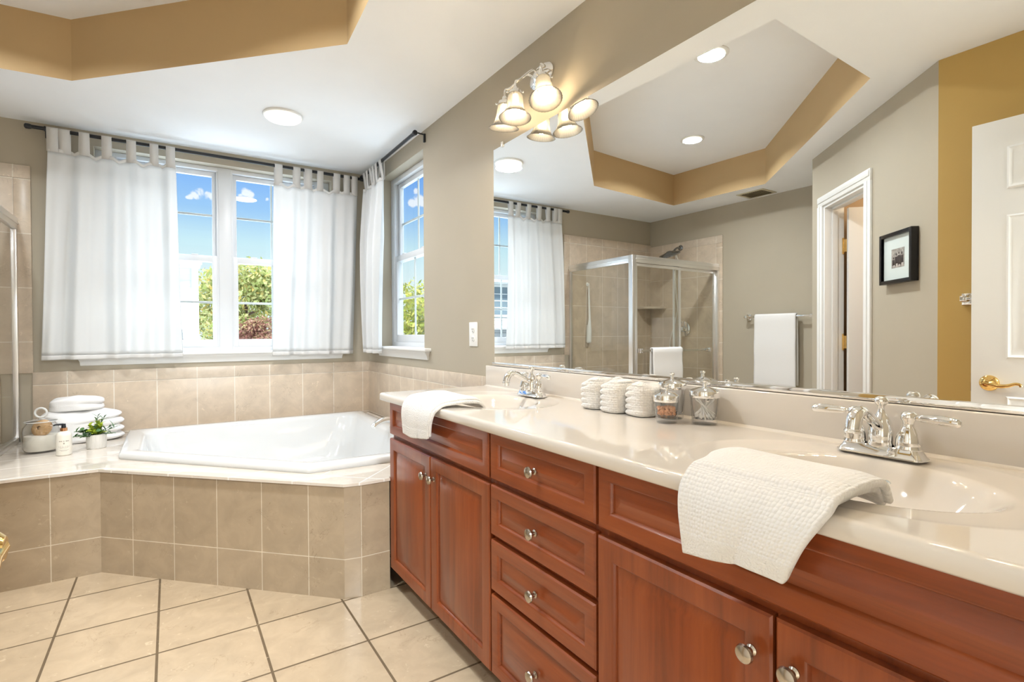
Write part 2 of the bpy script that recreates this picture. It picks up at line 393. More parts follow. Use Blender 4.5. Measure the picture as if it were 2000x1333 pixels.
# nook return, toilet-room wall at 45 degrees, wall by the entry door, entry wall
A, B_ = Vector((-1.343, 2.084)), Vector((-.365, .994))
dr = (B_-A).normalized(); LW = (B_-A).length; azw = math.atan2(dr.y, dr.x)
g = G(); g.box(-2.2, A.x-.0, 1.96, 2.084, 0, ZC+.02); struct(g.build('wall_nook', PAINT, ang=20))
DOS = (.205, .79, 2.06)      # door opening along the wall and its head
g = G(); g.box(0, DOS[0], -.115, 0, 0, ZC+.02); g.box(DOS[1], LW, -.115, 0, 0, ZC+.02); g.box(DOS[0], DOS[1], -.115, 0, DOS[2], ZC+.02)
struct(g.build('wall_door', PAINT, loc=(A.x, A.y, 0), rot=(0, 0, azw), ang=20))
g = G(); g.box(-.5, -.365, -.2, .994, 0, ZC+.02); struct(g.build('wall_entry_side', PAINT_ENTRY_WARMLIT, ang=20))
g = G(); g.box(-.5, -.235, -.2, -.06, 0, ZC+.02); g.box(.56, 1.5, -.2, -.06, 0, ZC+.02); g.box(-.235, .56, -.2, -.06, 2.08, ZC+.02)
struct(g.build('wall_entry', PAINT, ang=20))
# bedroom behind the doorway (only its shell)
g = G(); g.box(-2.6, 3.2, -4.4, -.25, -.06, 0); struct(g.build('floor_bedroom', mat('carpet', (.5, .44, .36), .95), ang=20))
g = G(); g.box(-2.6, 3.2, -4.4, -.2, ZC, ZC+.1); struct(g.build('ceiling_bedroom', CEIL, ang=20))
g = G(); g.box(-2.7, -2.6, -4.4, -.1, 0, ZC); g.box(3.2, 3.3, -4.4, -.1, 0, ZC); g.box(-2.7, 3.3, -4.5, -4.4, 0, ZC); g.box(-2.7, -.4, -.2, -.1, 0, ZC); g.box(1.4, 3.3, -.2, -.1, 0, ZC)
struct(g.build('wall_bedroom', mat('bedroom_paint', (.62, .58, .50), .6), ang=20))
# toilet room shell
g = G(); g.box(-.35, 1.5, -1.6, -1.5, 0, ZC); g.box(0, .09, -1.6, -.115, 0, ZC); g.box(1.42, 1.52, -1.6, -.3, 0, ZC)
struct(g.build('wall_toilet_room', mat('toilet_room_paint', (.42, .30, .18), .6), loc=(A.x, A.y, 0), rot=(0, 0, azw), ang=20))

# door casing of the toilet room, its open door with brass hinges
g = G()
cw = .075
for s0, s1 in ((DOS[0]-cw, DOS[0]-.004), (DOS[1]+.004, DOS[1]+cw)):
    g.box(s0, s1, 0, .016, 0, DOS[2]+.004, .003); g.box(s0+.006, s1-.03, .014, .022, 0, DOS[2]+.004, .003)
g.box(DOS[0]-cw, DOS[1]+cw, 0, .016, DOS[2]+.002, DOS[2]+cw, .003); g.box(DOS[0]-cw+.006, DOS[1]+cw-.006, .014, .022, DOS[2]+.03, DOS[2]+cw-.006, .003)
for s0, s1 in ((DOS[0]-.004, DOS[0]+.018), (DOS[1]-.018, DOS[1]+.004)): g.box(s0, s1, -.125, .004, 0, DOS[2]-.014, .001)
g.box(DOS[0]-.004, DOS[1]+.004, -.125, .004, DOS[2]-.016, DOS[2]+.004, .001)
g.box(DOS[0]+.016, DOS[0]+.028, -.08, -.045, 0, DOS[2]-.02, .001); g.box(DOS[1]-.028, DOS[1]-.016, -.08, -.045, 0, DOS[2]-.02, .001); g.box(DOS[0]+.016, DOS[1]-.016, -.08, -.045, DOS[2]-.03, DOS[2]-.016, .001)
struct(g.build('trim_2', TRIMW, loc=(A.x, A.y, 0), rot=(0, 0, azw)))

def panel_door(w, h, t, name, parent, m):
    """six panel door leaf, local x 0..w, y 0..t, z 0..h"""
    g = G(); g.box(0, w, 0, t, 0, h, .002)
    st = .115; pw = (w-2*st-.09)/2
    for z0, z1 in ((.22, .86), (1.02, 1.63), (1.74, h-.12)):
        for k in range(2):
            x0 = st+k*(pw+.09); x1 = x0+pw
            for y, s in ((t, 1), (0, -1)):
                P = []
                for d, hh in ((0, .0003), (.007, .0045), (.016, .001), (.020, .0005), (.048, .0060), (.049, .0062)):
                    P.append([(x0+d, y+s*hh, z0+d), (x1-d, y+s*hh, z0+d), (x1-d, y+s*hh, z1-d), (x0+d, y+s*hh, z1-d)])
                g.loops(P, True, False, True)
    return g.build(name, m, parent, ang=25)
dt = sempty('door_2', (A.x, A.y, 0), azw)
leaf = sempty('hold', (0, 0, 0)); COL.objects.unlink(leaf); bpy.data.objects.remove(leaf)
lamp('toilet_room_lamp', 'POINT', (-1.50, .95, 2.2), 9, (1, .80, .58), shadow_soft_size=.1)
o = panel_door(.60, 2.015, .035, 'door_leaf', dt, TRIMW); o.location = (DOS[0]+.052, -.128, .012); o.rotation_euler = (0, 0, math.radians(-86))
for z in (.28, 1.077, 1.766):
    g = G(); g.tube([(0, 0, -.05), (0, 0, .05)], .007, 10); g.sphere((0, 0, .053), .007, 8); g.sphere((0, 0, -.053), .007, 8)
    g.box(-.034, 0, -.002, .002, -.045, .045, .0008); g.box(.0, .003, -.036, 0, -.045, .045, .0008)
    for q in (-.03, 0, .03): g.sphere((-.02, .002, q), .0035, 6)
    h = g.build('hinge', GOLD, dt, loc=(DOS[0]+.022, -.118, z), rot=(0, 0, math.radians(78)))

# entry door leaf standing open beside the camera, brass lever
d1 = sempty('door_1', (-.272, .05, 0), math.radians(88.5))
o = panel_door(.772, 2.04, .036, 'door_leaf', d1, TRIMW); o.location = (0, -.036-.018, .012)
def lever(parent, x, y, z, s):
    g = G(); g.M = Matrix.Translation((x, y, z)) @ Matrix.Rotation(-pi/2*s, 4, 'X')
    g.lathe([(.0, 0), (.034, 0), (.034, .004), (.031, .009), (.024, .012), (.016, .016), (.012, .02), (.011, .034), (.016, .038), (.017, .046), (.012, .051), (0, .052)], 28)
    g.M = Matrix.Translation((x, y, z))
    yy = s*.044
    g.tube([(0.004, yy, 0), (-.02, yy, -.004), (-.045, yy+s*.004, -.008), (-.07, yy+s*.003, -.004), (-.09, yy, .004), (-.104, yy, .003), (-.110, yy, -.006)], [.010, .0095, .0085, .0075, .0065, .006, .0062], 12, 5)
    return g.build('lever_handle', GOLD, parent)
lever(d1, .772-.062, -.018, .925, 1); lever(d1, .772-.062, -.054, .925, -1)
g = G(); g.box(.7715, .774, -.05, -.022, .885, .965, .0005); g.build('latch_plate', GOLD, d1)
g = G()
g.box(-.30, -.235, -.062, -.045, 0, 2.08, .003); g.box(.56, .63, -.062, -.045, 0, 2.08, .003); g.box(-.30, .63, -.062, -.045, 2.08, 2.15, .003)
struct(g.build('trim_3', TRIMW))
# baseboards
g = G(); g.box(A.x-.65, A.x, 2.084, 2.096, 0, .09, .003); struct(g.build('baseboard_nook', TRIMW))
g = G(); g.box(.02, DOS[0]-cw, 0, .012, 0, .09, .003); g.box(DOS[1]+cw, LW-.02, 0, .012, 0, .09, .003)
struct(g.build('baseboard_door', TRIMW, loc=(A.x, A.y, 0), rot=(0, 0, azw)))
g = G(); g.box(0, .012, 2.1, 3.3, 0, .09, .003); struct(g.build('baseboard_left', TRIMW, loc=left(0), rot=(0, 0, -MA)))

# ---------------------------------------------------------------- tiling on the walls
DZ = .504
def tuv(u0, v0, swap=False): return lambda c, n: (c.x-u0+.234*40, c.z-v0+.331*10)
# tub splash: main course plus a bullnose course
g = G(); g.box(-.71, W, -.009, 0, DZ-.01, .846, .001)
struct(g.build('trim_4', WTILE, loc=BO, rot=(0, 0, -MA), uvp=tuv(-.545, .514)))
BULL = tile_mat('bullnose_tile', (.62, .52, .41), (.66, .56, .45), (.80, .74, .64), .234, .30, .0028, .32)
g = G(); g.box(-.71, W, -.011, 0, .846, .926, .004); struct(g.build('trim_5', BULL, loc=BO, rot=(0, 0, -MA), uvp=tuv(-.545, .846)))
def tuvy(u0, v0): return lambda c, n: (c.y-u0+.234*40, c.z-v0+.331*10)
g = G(); g.box(W-.007, W+.002, 2.10, 4.29, DZ-.01, .846, .001); struct(g.build('trim_6', WTILE, uvp=tuvy(2.39, .514)))
g = G(); g.box(W-.009, W+.002, 2.338, 4.285, .846, .926, .004); struct(g.build('trim_7', BULL, uvp=tuvy(2.39, .846)))
# shower tiling, back and left, with bullnose edges
g = G(); g.box(-2.12, -.785, -.009, 0, 0, 2.11, .001); struct(g.build('trim_8', WTILE, loc=BO, rot=(0, 0, -MA), uvp=tuv(-.785, .12)))
g = G(); g.box(-2.12, -.705, -.011, 0, 2.11, 2.19, .004); struct(g.build('trim_9', BULL, loc=BO, rot=(0, 0, -MA), uvp=tuv(-.785, 2.11)))
g = G(); g.box(-.785, -.705, -.011, 0, .92, 2.11, .004); struct(g.build('trim_10', WTILE, loc=BO, rot=(0, 0, -MA), uvp=tuv(-.80, .12)))
g = G(); g.box(0, .009, 3.42, 4.33, 0, 2.085, .001); struct(g.build('trim_11', WTILE, loc=left(0), rot=(0, 0, -MA), uvp=tuvy(3.42, .10)))
g = G(); g.box(0, .011, 3.345, 4.33, 2.085, 2.165, .004); struct(g.build('trim_12', BULL, loc=left(0), rot=(0, 0, -MA), uvp=tuvy(3.42, 2.085)))
g = G(); g.box(0, .011, 3.345, 3.42, 0, 2.085, .004); struct(g.build('trim_13', WTILE, loc=left(0), rot=(0, 0, -MA), uvp=tuvy(3.24, .05)))

# ---------------------------------------------------------------- windows
def sash(parent, x0, x1, z0, z1, y, st, rail_b, rail_t, mx, mz, name='sash'):
    """one sash in the local frame, glass at y"""
    g = G()
    g.box(x0, x0+st, y-.016, y+.016, z0, z1, .003); g.box(x1-st, x1, y-.016, y+.016, z0, z1, .003)
    g.box(x0+st-.001, x1-st+.001, y-.016, y+.016, z0, z0+rail_b, .003); g.box(x0+st-.001, x1-st+.001, y-.016, y+.016, z1-rail_t, z1, .003)
    o = g.build(name, VINYL, parent)
    g = G(); g.box(mx-.008, mx+.008, y+.001, y+.011, z0+rail_b, z1-rail_t, .002); g.box(x0+st, x1-st, y, y+.010, mz-.008, mz+.008, .002)
    g.build('muntin', VINYL, o)
    g = G(); g.box(x0+st-.004, x1-st+.004, y-.002, y+.0, z0+rail_b-.004, z1-rail_t+.004)
    g.build('pane', PANE, o)
    return o
def window(name, loc, rz, op, units, stool):
    w = sempty(name, loc, rz); x0, x1, z0, z1 = op; t = WTH
    fy0, fy1 = .08, .155
    g = G(); g.box(x0, units[0][0], fy0, fy1, z0, z1, .003); g.box(units[-1][1], x1, fy0, fy1, z0, z1, .003)
    for a, b in zip(units, units[1:]): g.box(a[1], b[0], fy0-.004, fy1, z0, z1, .003)
    g.box(x0, x1, fy0+.001, fy1, units[0][3], z1, .003); g.box(x0, x1, fy0+.001, fy1, z0, units[0][2], .003)
    for u in units:   # stops beside the sashes
        g.box(u[0]-.001, u[0]+.012, fy0+.004, fy0+.012, z0, z1-.02, .002); g.box(u[1]-.012, u[1]+.001, fy0+.004, fy0+.012, z0, z1-.02, .002)
    g.build('frame', VINYL, w)
    for u in units:
        a, b, c, d, zm, mx, m1, m2 = u
        sash(w, a, b, c, zm+.022, .104, .042, .055, .044, mx, m1, 'lower_sash')
        sash(w, a+.004, b-.004, zm-.022, d, .134, .034, .044, .034, mx, m2, 'upper_sash')
        for q in (.25, .75):
            xx = a+(b-a)*q
            g = G(); g.box(xx-.022, xx+.022, .088, .110, zm+.0215, zm+.030, .003); g.build('latch', VINYL, w)
    s0, s1, ap0, ap1 = stool
    g = G(); g.box(s0, s1, -.045, fy0+.01, z0-.008, z0+.012, .006, 3); g.build('sill', TRIMW, w)
    g = G()
    P = []
    for zz, dd in ((z0-.008, .034), (z0-.016, .032), (z0-.026, .022), (z0-.040, .014), (z0-.062, .010), (z0-.064, .0)):
        e = dd*.6
        P.append([(ap0-e, 0, zz), (ap1+e, 0, zz), (ap1+e, -dd, zz), (ap0-e, -dd, zz)])
    g.loops(P, True, True, True); g.build('apron', TRIMW, w)
    return w
UB = ((-.296, .305, 1.062, 2.345, 1.706, .0045, 1.389, 2.028), (.388, .989, 1.062, 2.345, 1.706, .6685, 1.389, 2.028))
window('window_1', BO, -MA, WO, UB, (-.53, 1.21, -.475, 1.155))
# right-wall window: local x runs towards the near edge
wr = ((.055, .756, 1.09, 2.315, 1.73, .405, 1.42, 2.0),)
window('window_2', (W+.002, RO[1], 0), -pi/2, (0, RO[1]-RO[0], RO[2], RO[3]), wr, (-.05, RO[1]-RO[0]+.105, -.035, RO[1]-RO[0]+.06))

# ---------------------------------------------------------------- curtains and rods
RODB_Z = lambda x: 2.402
def rod(name, label, p0, p1, brs, wall_dir, r=.0112):
    t = thing(name, label, 'curtain rod', (0, 0, 0)); p0, p1 = Vector(p0), Vector(p1); d = (p1-p0).normalized()
    g = G(); g.tube([p0, p1], r, 14); g.build('pole', BLACK, t)
    for p, s in ((p0, -1), (p1, 1)):
        g = G(); q = p+d*s*.014; g.tube([p-d*s*.004, p+d*s*.006, p+d*s*.022, p+d*s*.028], [.0135, .016, .016, .010], 14); g.build('finial', BLACK, t)
    for p in brs:
        p = Vector(p); wd = Vector(wall_dir); e = p+wd*.08
        g = G(); g.tube([p+Vector((0, 0, .0)), p+wd*.02+Vector((0, 0, .014)), p+wd*.05+Vector((0, 0, .014)), e+Vector((0, 0, .010)), e+Vector((0, 0, -.02))], .0048, 10, 4)
        g.tube([p+Vector((0, 0, -.012))-wd*.006, p+wd*.012, p+Vector((0, 0, .014))], .005, 8, 3)
        g.box(e.x-.009, e.x+.009, e.y-.009, e.y+.009, e.z-.035, e.z+.018, .002); g.build('bracket', BLACK, t)
    return t
RB0, RB1 = back(-.69, .08, 2.412), back(1.30, .08, 2.403)
rod('curtain_rod', 'thin black curtain rod above the wide double window', RB0, RB1, (back(-.625, .08, 2.4115), back(1.275, .08, 2.403)), (0, 1, 0))
RR0, RR1 = Vector((W-.08, 4.17, 2.412)), Vector((W-.08, 3.11, 2.418))
rod('curtain_rod', 'thin black curtain rod above the narrow window beside the mirror', RR0, RR1, ((W-.08, 4.10, 2.412), (W-.08, 3.125, 2.418)), (1, 0, 0))

def curtain(label, P, width_top, width_bot, z_top, z_bot, tabs, rod_z, folds, amp, seed, group):
    """P(s, off, z): point at run s along the rod; off = towards the room from the rod's plane"""
    t = thing('curtain', label, 'curtain', (0, 0, 0), 0, group); rnd = random.Random(seed)
    ph = [rnd.uniform(0, 6.28) for _ in range(8)]; (a0, a1), (b0, b1) = width_top, width_bot
    def bulge(u, k):
        return amp*(.6*math.sin(2*pi*folds*u+ph[0]+.5*math.sin(3*u+ph[3])) + .4*math.sin(2*pi*folds*1.7*u+ph[1]+k*1.1) + .25*math.sin(2*pi*folds*.45*u+ph[2]+k*2))
    def pt(u, k, zz=None):
        s = (a0+(a1-a0)*u)*(1-k)+(b0+(b1-b0)*u)*k
        sag = 0
        if k < .2:    # scallops between the tabs
            near = min(abs(s-c) for c, w in tabs)
            sag = min(1, max(0, (near-.028)/.03))*.022*(1-k/.2)
        s += .006*math.sin(9*u+ph[5]+3*k)*k
        z = z_top+(z_bot-z_top)*k - sag
        off = bulge(u, k)*(.35+.65*min(1, k*3)) + .016*math.sin(pi*k*.9)
        return P(s, off+.0, z if zz is None else zz)
    nu, nv = 110, 46
    zt, zb = .022/(z_top-z_bot), 1-.028/(z_top-z_bot)
    def surf(k0, k1, nvv, thick):
        g = G(); g.grid(lambda u, v: pt(u, k0+(k1-k0)*v), nu, nvv); return g
    def fin(g, name, m, th):
        o = g.build(name, m, t, ang=80, merge=False); md = o.modifiers.new('thick', 'SOLIDIFY'); md.thickness = th; md.offset = 0; return o
    fin(surf(zt, zb, nv, 0), 'panel', CURT, .0012); fin(surf(0, zt, 3, 0), 'top_hem', CURTH, .003); fin(surf(zb, 1, 3, 0), 'bottom_hem', CURTH, .003)
    for c, w in tabs:
        u = (c-a0)/(a1-a0); u = max(0.0, min(1, u)); zr = rod_z(c); g = G(); tl = rnd.uniform(-.006, .006)
        path = []
        ob = bulge(u, 0)*.35
        for q in range(0, 9):
            th = pi*q/8; path.append((.0142*math.cos(th), zr+.0142*math.sin(th)))
        pts = [(ob+.003, z_top-.022), (ob*.6+.008, z_top+.04)]+path+[(-.008+ob*.6, z_top+.04), (ob-.003, z_top-.022)]
        rows = [[P(c+tl*(1-i/len(pts))-w/2, o_, z_) for i, (o_, z_) in enumerate(pts)], [P(c+tl*(1-i/len(pts))+w/2, o_, z_) for i, (o_, z_) in enumerate(pts)]]
        for i in range(len(pts)-1):
            g.bm.faces.new([g.v(rows[0][i]), g.v(rows[1][i]), g.v(rows[1][i+1]), g.v(rows[0][i+1])])
        o = g.build('tab', CURTH, t, ang=60); md = o.modifiers.new('thick', 'SOLIDIFY'); md.thickness = .0018; md.offset = 0
    return t
PB = lambda s, off, z: back(s, .08+off, z)
rzb = lambda s: 2.412+(s+.69)/1.99*(-.009)
curtain('white tab-top curtain between the shower and the bare window glass', PB, (-.612, .045), (-.655, .075), 2.30, 1.0, [(-.587, .055), (-.531, .056), (-.442, .053), (-.326, .052), (-.202, .051), (-.076, .048), (.014, .052)], rzb, 4.2, .030, 3, 'tab-top curtains')
curtain('white tab-top curtain at the corner end of the wide window', PB, (.655, 1.275), (.632, 1.24), 2.285, .995, [(.684, .053), (.814, .051), (.893, .055), (.990, .046), (1.112, .051), (1.19, .048), (1.25, .045)], rzb, 4.0, .028, 5, 'tab-top curtains')
PR = lambda s, off, z: Vector((W-.08-off, s, z))
curtain('narrow gathered white curtain on the window beside the mirror', PR, (4.12, 3.69), (4.14, 3.79), 2.30, 1.005, [(4.09, .05), (4.02, .048), (3.95, .048), (3.88, .05), (3.81, .05), (3.72, .052)], lambda s: 2.414, 3.4, .034, 9, 'tab-top curtains')

# ---------------------------------------------------------------- tub deck and tub
SK0, SK1 = Vector((-.29, 3.205)), Vector((.622, 2.283))
sd = (SK1-SK0).normalized(); sn = Vector((-sd.y, sd.x))   # sn points into the deck
SK2 = Vector((.688, 2.268)); SKE = Vector((.8205, 2.268))
deck = thing('tub_deck', 'beige tiled deck around the corner bathtub', 'tub deck', (0, 0, 0))
TUB = [(-.232, 4.19), (-.232, 3.395), (.53, 2.535), (1.262, 2.512), (1.285, 4.175)]
ho = inset(TUB, .045)
ed = .014
ov2 = [(-.86, 3.205-ed), (SK0.x-ed*.4, SK0.y-ed), (SK1.x-ed*.4, SK1.y-ed), (SK2.x, SK2.y-ed), (SKE.x-.001, SKE.y-ed), (SKE.x-.001, 2.274), (W-.012, 2.274), (W-.012, 4.272), (-.86, 4.292)]
for k, (nm, zz) in enumerate((('deck_top', DZ),)):
    g = G(); n1, n2 = len(ov2), len(ho)
    T = [g.v((x, y, DZ)) for x, y in ov2]; H = [g.v((p.x, p.y, DZ)) for p in ho]
    es = [g.bm.edges.new((T[i], T[(i+1) % n1])) for i in range(n1)]+[g.bm.edges.new((H[i], H[(i+1) % n2])) for i in range(n2)]
    bmesh.ops.triangle_fill(g.bm, use_beauty=True, use_dissolve=False, edges=es)
    Bt = [g.v((x, y, DZ-.012)) for x, y in ov2]
    for i in range(n1): g.bm.faces.new((T[i], T[(i+1) % n1], Bt[(i+1) % n1], Bt[i]))
    def duv(c, n):
        if c.x < -.28: return (c.x+.475+.234*40, c.y-3.205+.234*20)
        p = Vector((c.x, c.y))-SK0; return (p.dot(sd)-.188+.234*40, p.dot(sn)-.10+.234*20)
    g.build('deck_top', DTILE, deck, uvp=duv, ang=20)
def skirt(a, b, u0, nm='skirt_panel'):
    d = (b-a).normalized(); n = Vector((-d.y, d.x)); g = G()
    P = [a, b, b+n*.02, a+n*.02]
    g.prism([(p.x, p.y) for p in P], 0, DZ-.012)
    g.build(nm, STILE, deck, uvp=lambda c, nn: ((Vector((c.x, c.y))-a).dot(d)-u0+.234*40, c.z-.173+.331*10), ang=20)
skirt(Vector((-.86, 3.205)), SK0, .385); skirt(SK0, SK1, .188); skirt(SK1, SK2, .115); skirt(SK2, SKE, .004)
bt = thing('bathtub', 'large white corner bathtub set into the tiled deck', 'bathtub', (0, 0, 0))
g = G(); L = []
base = TUB
def lp(d, z, r): return [(p.x, p.y, z) for p in rpoly(inset(base, d) if d else [Vector(q) for q in base], r, 8, 6)]
for d, z, r in ((.006, DZ-.002, .022), (.0, DZ+.008, .024), (.0, DZ+.020, .024), (.004, DZ+.030, .024), (.012, DZ+.035, .026), (.05, DZ+.036, .04), (.072, DZ+.035, .07), (.088, DZ+.028, .10), (.098, DZ+.008, .12), (.125, DZ-.10, .15), (.17, DZ-.25, .18), (.21, DZ-.33, .20), (.28, DZ-.37, .20), (.42, DZ-.38, .15)):
    L.append(lp(d, z, r))
g.loops(L, True, False, True); g.build('shell', PORC, bt, ang=50)
g = G(); M = Matrix.Translation((.5, 3.4, DZ-.379)); g.lathe([(0, 0), (.03, 0), (.03, .004), (.02, .006), (0, .006)], 20, M); g.build('drain', CHROME, bt)
# roman spout on the rim
sp = thing('tub_spout', 'chrome arched tub filler spout on the rim behind the vanity', 'tub spout', (1.225, 3.285, DZ+.031))
g = G(); g.lathe([(0, 0), (.032, 0), (.032, .006), (.024, .012), (.019, .02), (.017, .05), (0, .05)], 24); g.build('base', CHROME, sp)
g = G(); g.tube([(0, 0, .03), (-.012, -.006, .044), (-.05, -.02, .062), (-.10, -.045, .063), (-.15, -.072, .048), (-.168, -.082, .034)], [.017, .0185, .0185, .018, .017, .016], 16, 6); g.build('spout', CHROME, sp)

# ---------------------------------------------------------------- vanity cabinets
XF, XB = .842, W-.005     # face frame plane, wall
VT = .855
def raised(g, y0, y1, z0, z1, fr):
    """overlay front with a raised panel, facing -x, back at XF"""
    t = .020; L = []
    for d, x in ((0, 0), (0, t-.004), (.004, t), (fr-.004, t), (fr, t-.003), (fr+.003, t-.010), (fr+.008, t-.010), (fr+.032, t-.002), (fr+.034, t-.001)):
        L.append([(XF-x, y0+d, z0+d), (XF-x, y1-d, z0+d), (XF-x, y1-d, z1-d), (XF-x, y0+d, z1-d)])
    return g.loops(L, True, True, True)
def knob(parent, y, z):
    g = G(); M = Matrix.Translation((XF-.020, y, z)) @ Matrix.Rotation(-pi/2, 4, 'Y')
    g.lathe([(0, 0), (.0095, 0), (.0095, .002), (.006, .005), (.0052, .012), (.007, .015), (.0145, .018), (.0162, .0215), (.0145, .0255), (.008, .0285), (0, .0292)], 24, M)
    return g.build('knob', NICKEL, parent)
def cabinet(label, y0, y1, group='vanity cabinets'):
    t = thing('vanity_cabinet', label, 'cabinet', (0, 0, 0), 0, group)
    g = G(); g.box(XF+.018, XB, y0, y0+.016, .095, VT); g.box(XF+.018, XB, y1-.016, y1, .095, VT); g.box(XF+.018, XB, y0+.016, y1-.016, .095, .111); g.box(XB-.008, XB, y0+.016, y1-.016, .111, VT)
    g.build('carcass', WOODV, t)
    g = G(); g.box(XF, XF+.018, y0, y0+.022, .095, VT, .001); g.box(XF, XF+.018, y1-.022, y1, .095, VT, .001)
    g.box(XF, XF+.018, y0+.022, y1-.022, .095, .125, .001); g.box(XF, XF+.018, y0+.022, y1-.022, VT-.03, VT, .001)
    g.box(XF, XF+.018, y0+.022, y1-.022, .672, .712, .001); g.build('face_frame', WOODV, t)
    g = G(); g.box(XF+.062, XF+.076, y0, y1, 0, .095); g.build('toe_kick', CAVE, t)
    return t
def sink_cab(label, y0, y1, ym, kz=.604):
    t = cabinet(label, y0, y1)
    g = G(); raised(g, y0+.006, y1-.006, .702, .852, .040); g.build('false_front', WOODH, t)
    g = G(); raised(g, ym+.003, y1-.004, .097, .683, .050); d1_ = g.build('door', WOODV, t); knob(d1_, ym+.038, kz)
    g = G(); raised(g, y0+.004, ym-.003, .097, .683, .050); d2_ = g.build('door', WOODV, t); knob(d2_, ym-.034, kz)
    return t
sink_cab('cherry two-door sink cabinet next to the tub deck', 1.386, 2.268, 1.828)
t = cabinet('cherry stack of four drawers in the middle of the vanity', .904, 1.386)
for z0, z1, kz in ((.703, .852, .776), (.531, .685, .608), (.359, .515, .440), (.099, .345, .221)):
    g = G(); raised(g, .908, 1.382, z0, z1, .040); d_ = g.build('drawer', WOODH, t); knob(d_, 1.147, kz)
for z in (.522, .352):
    g = G(); g.box(XF, XF+.018, .926, 1.364, z-.015, z+.015, .001); g.build('rail', WOODV, t)
sink_cab('cherry two-door sink cabinet nearest the camera', .05, .904, .478, .610)

# ---------------------------------------------------------------- countertop with moulded bowls
CT, CF = .882, .800
ct = thing('countertop', 'glossy cream cultured marble vanity top with two moulded bowls', 'countertop', (0, 0, 0))
BOWLS = ((1.095, .478), (1.095, 1.832))
def dip(x, y):
    z = 0
    for cx, cy in BOWLS:
        q = math.hypot((x-cx)/.166, (y-cy)/.216)
        if q < 1.5:
            D, e = .132, 2.3
            if q < 1: zz = -.007-D*(1-q**e)
            else: zz = -.007*max(0, 1-(q-1)/.5)**.8
            lo, hi = .92, 1.07    # rolled edge
            if lo < q < hi:
                k = (q-lo)/(hi-lo); a_ = -.007-D*(1-lo**e); b_ = -.007*(1-(hi-1)/.5)**.8; da = D*e*lo**(e-1)*(hi-lo); db = .0112*(hi-lo)
                zz = (2*k**3-3*k**2+1)*a_+(k**3-2*k**2+k)*da+(-2*k**3+3*k**2)*b_+(k**3-k**2)*db
            z = min(z, zz)
    if x > 1.348: z += .006*((x-1.348)/.016)**2
    return z
xs = [CF+.012+(1.364-CF-.012)*i/130 for i in range(131)]; Y0, Y1 = .025, 2.330
ys = [Y0+(Y1-Y0)*j/440 for j in range(441)]
g = G(); prof = [(CF+.020, CT-.033), (CF+.004, CT-.033), (CF, CT-.029), (CF, CT-.010), (CF+.002, CT-.004), (CF+.006, CT-.001)]
rows = []
for y in ys:
    rows.append([g.v((x, y, z)) for x, z in prof]+[g.v((x, y, CT+dip(x, y))) for x in xs])
for a_, b_ in zip(rows, rows[1:]):
    for i in range(len(a_)-1): g.bm.faces.new((a_[i], b_[i], b_[i+1], a_[i+1]))
for r in (rows[0], rows[-1]):    # end faces
    y = r[0].co.y; low = g.v((1.364, y, CT-.033)); g.bm.faces.new(r+[low])
g.build('slab', MARBLE, ct, ang=50)
g = G(); g.box(1.364, W-.003, Y0, Y1+.004, CT-.02, .986, .004, 3); g.build('backsplash', MARBLE, ct)
for cx, cy in BOWLS:
    g = G(); g.lathe([(0, 0), (.021, 0), (.021, .003), (.016, .004), (.012, .0025), (0, .002)], 24, Matrix.Translation((cx, cy, CT-.1385))); g.build('drain', CHROME, ct)
    g = G(); M = Matrix.Translation((cx+.143, cy, CT-.050)) @ Matrix.Rotation(-pi/2.6, 4, 'Y'); g.lathe([(0, 0), (.011, 0), (.010, .002), (.006, .002), (0, .0005)], 16, M); g.build('overflow_ring', CHROME, ct)

# ---------------------------------------------------------------- mirror
mr_ = thing('wall_mirror', 'large frameless mirror above the vanity backsplash', 'mirror', (0, 0, 0))
g = G(); g.box(W-.0, W+.0045, -.02, 2.276, .992, 2.081); g.build('glass', MIRROR, mr_)
g = G(); g.box(W-.010, W-.0005, -.02, 2.285, .988, 1.0035, .001); g.build('bottom_channel', CHROME, mr_)
CLIP = mat('clear_clip', (.9, .9, .88), .1, spec=.6)
for y in (2.19, .1):
    g = G(); g.box(W-.006, W+.001, y-.009, y+.009, 2.072, 2.098, .002); g.sphere((W-.006, y, 2.09), .004, 8); g.build('clip', CLIP, mr_)

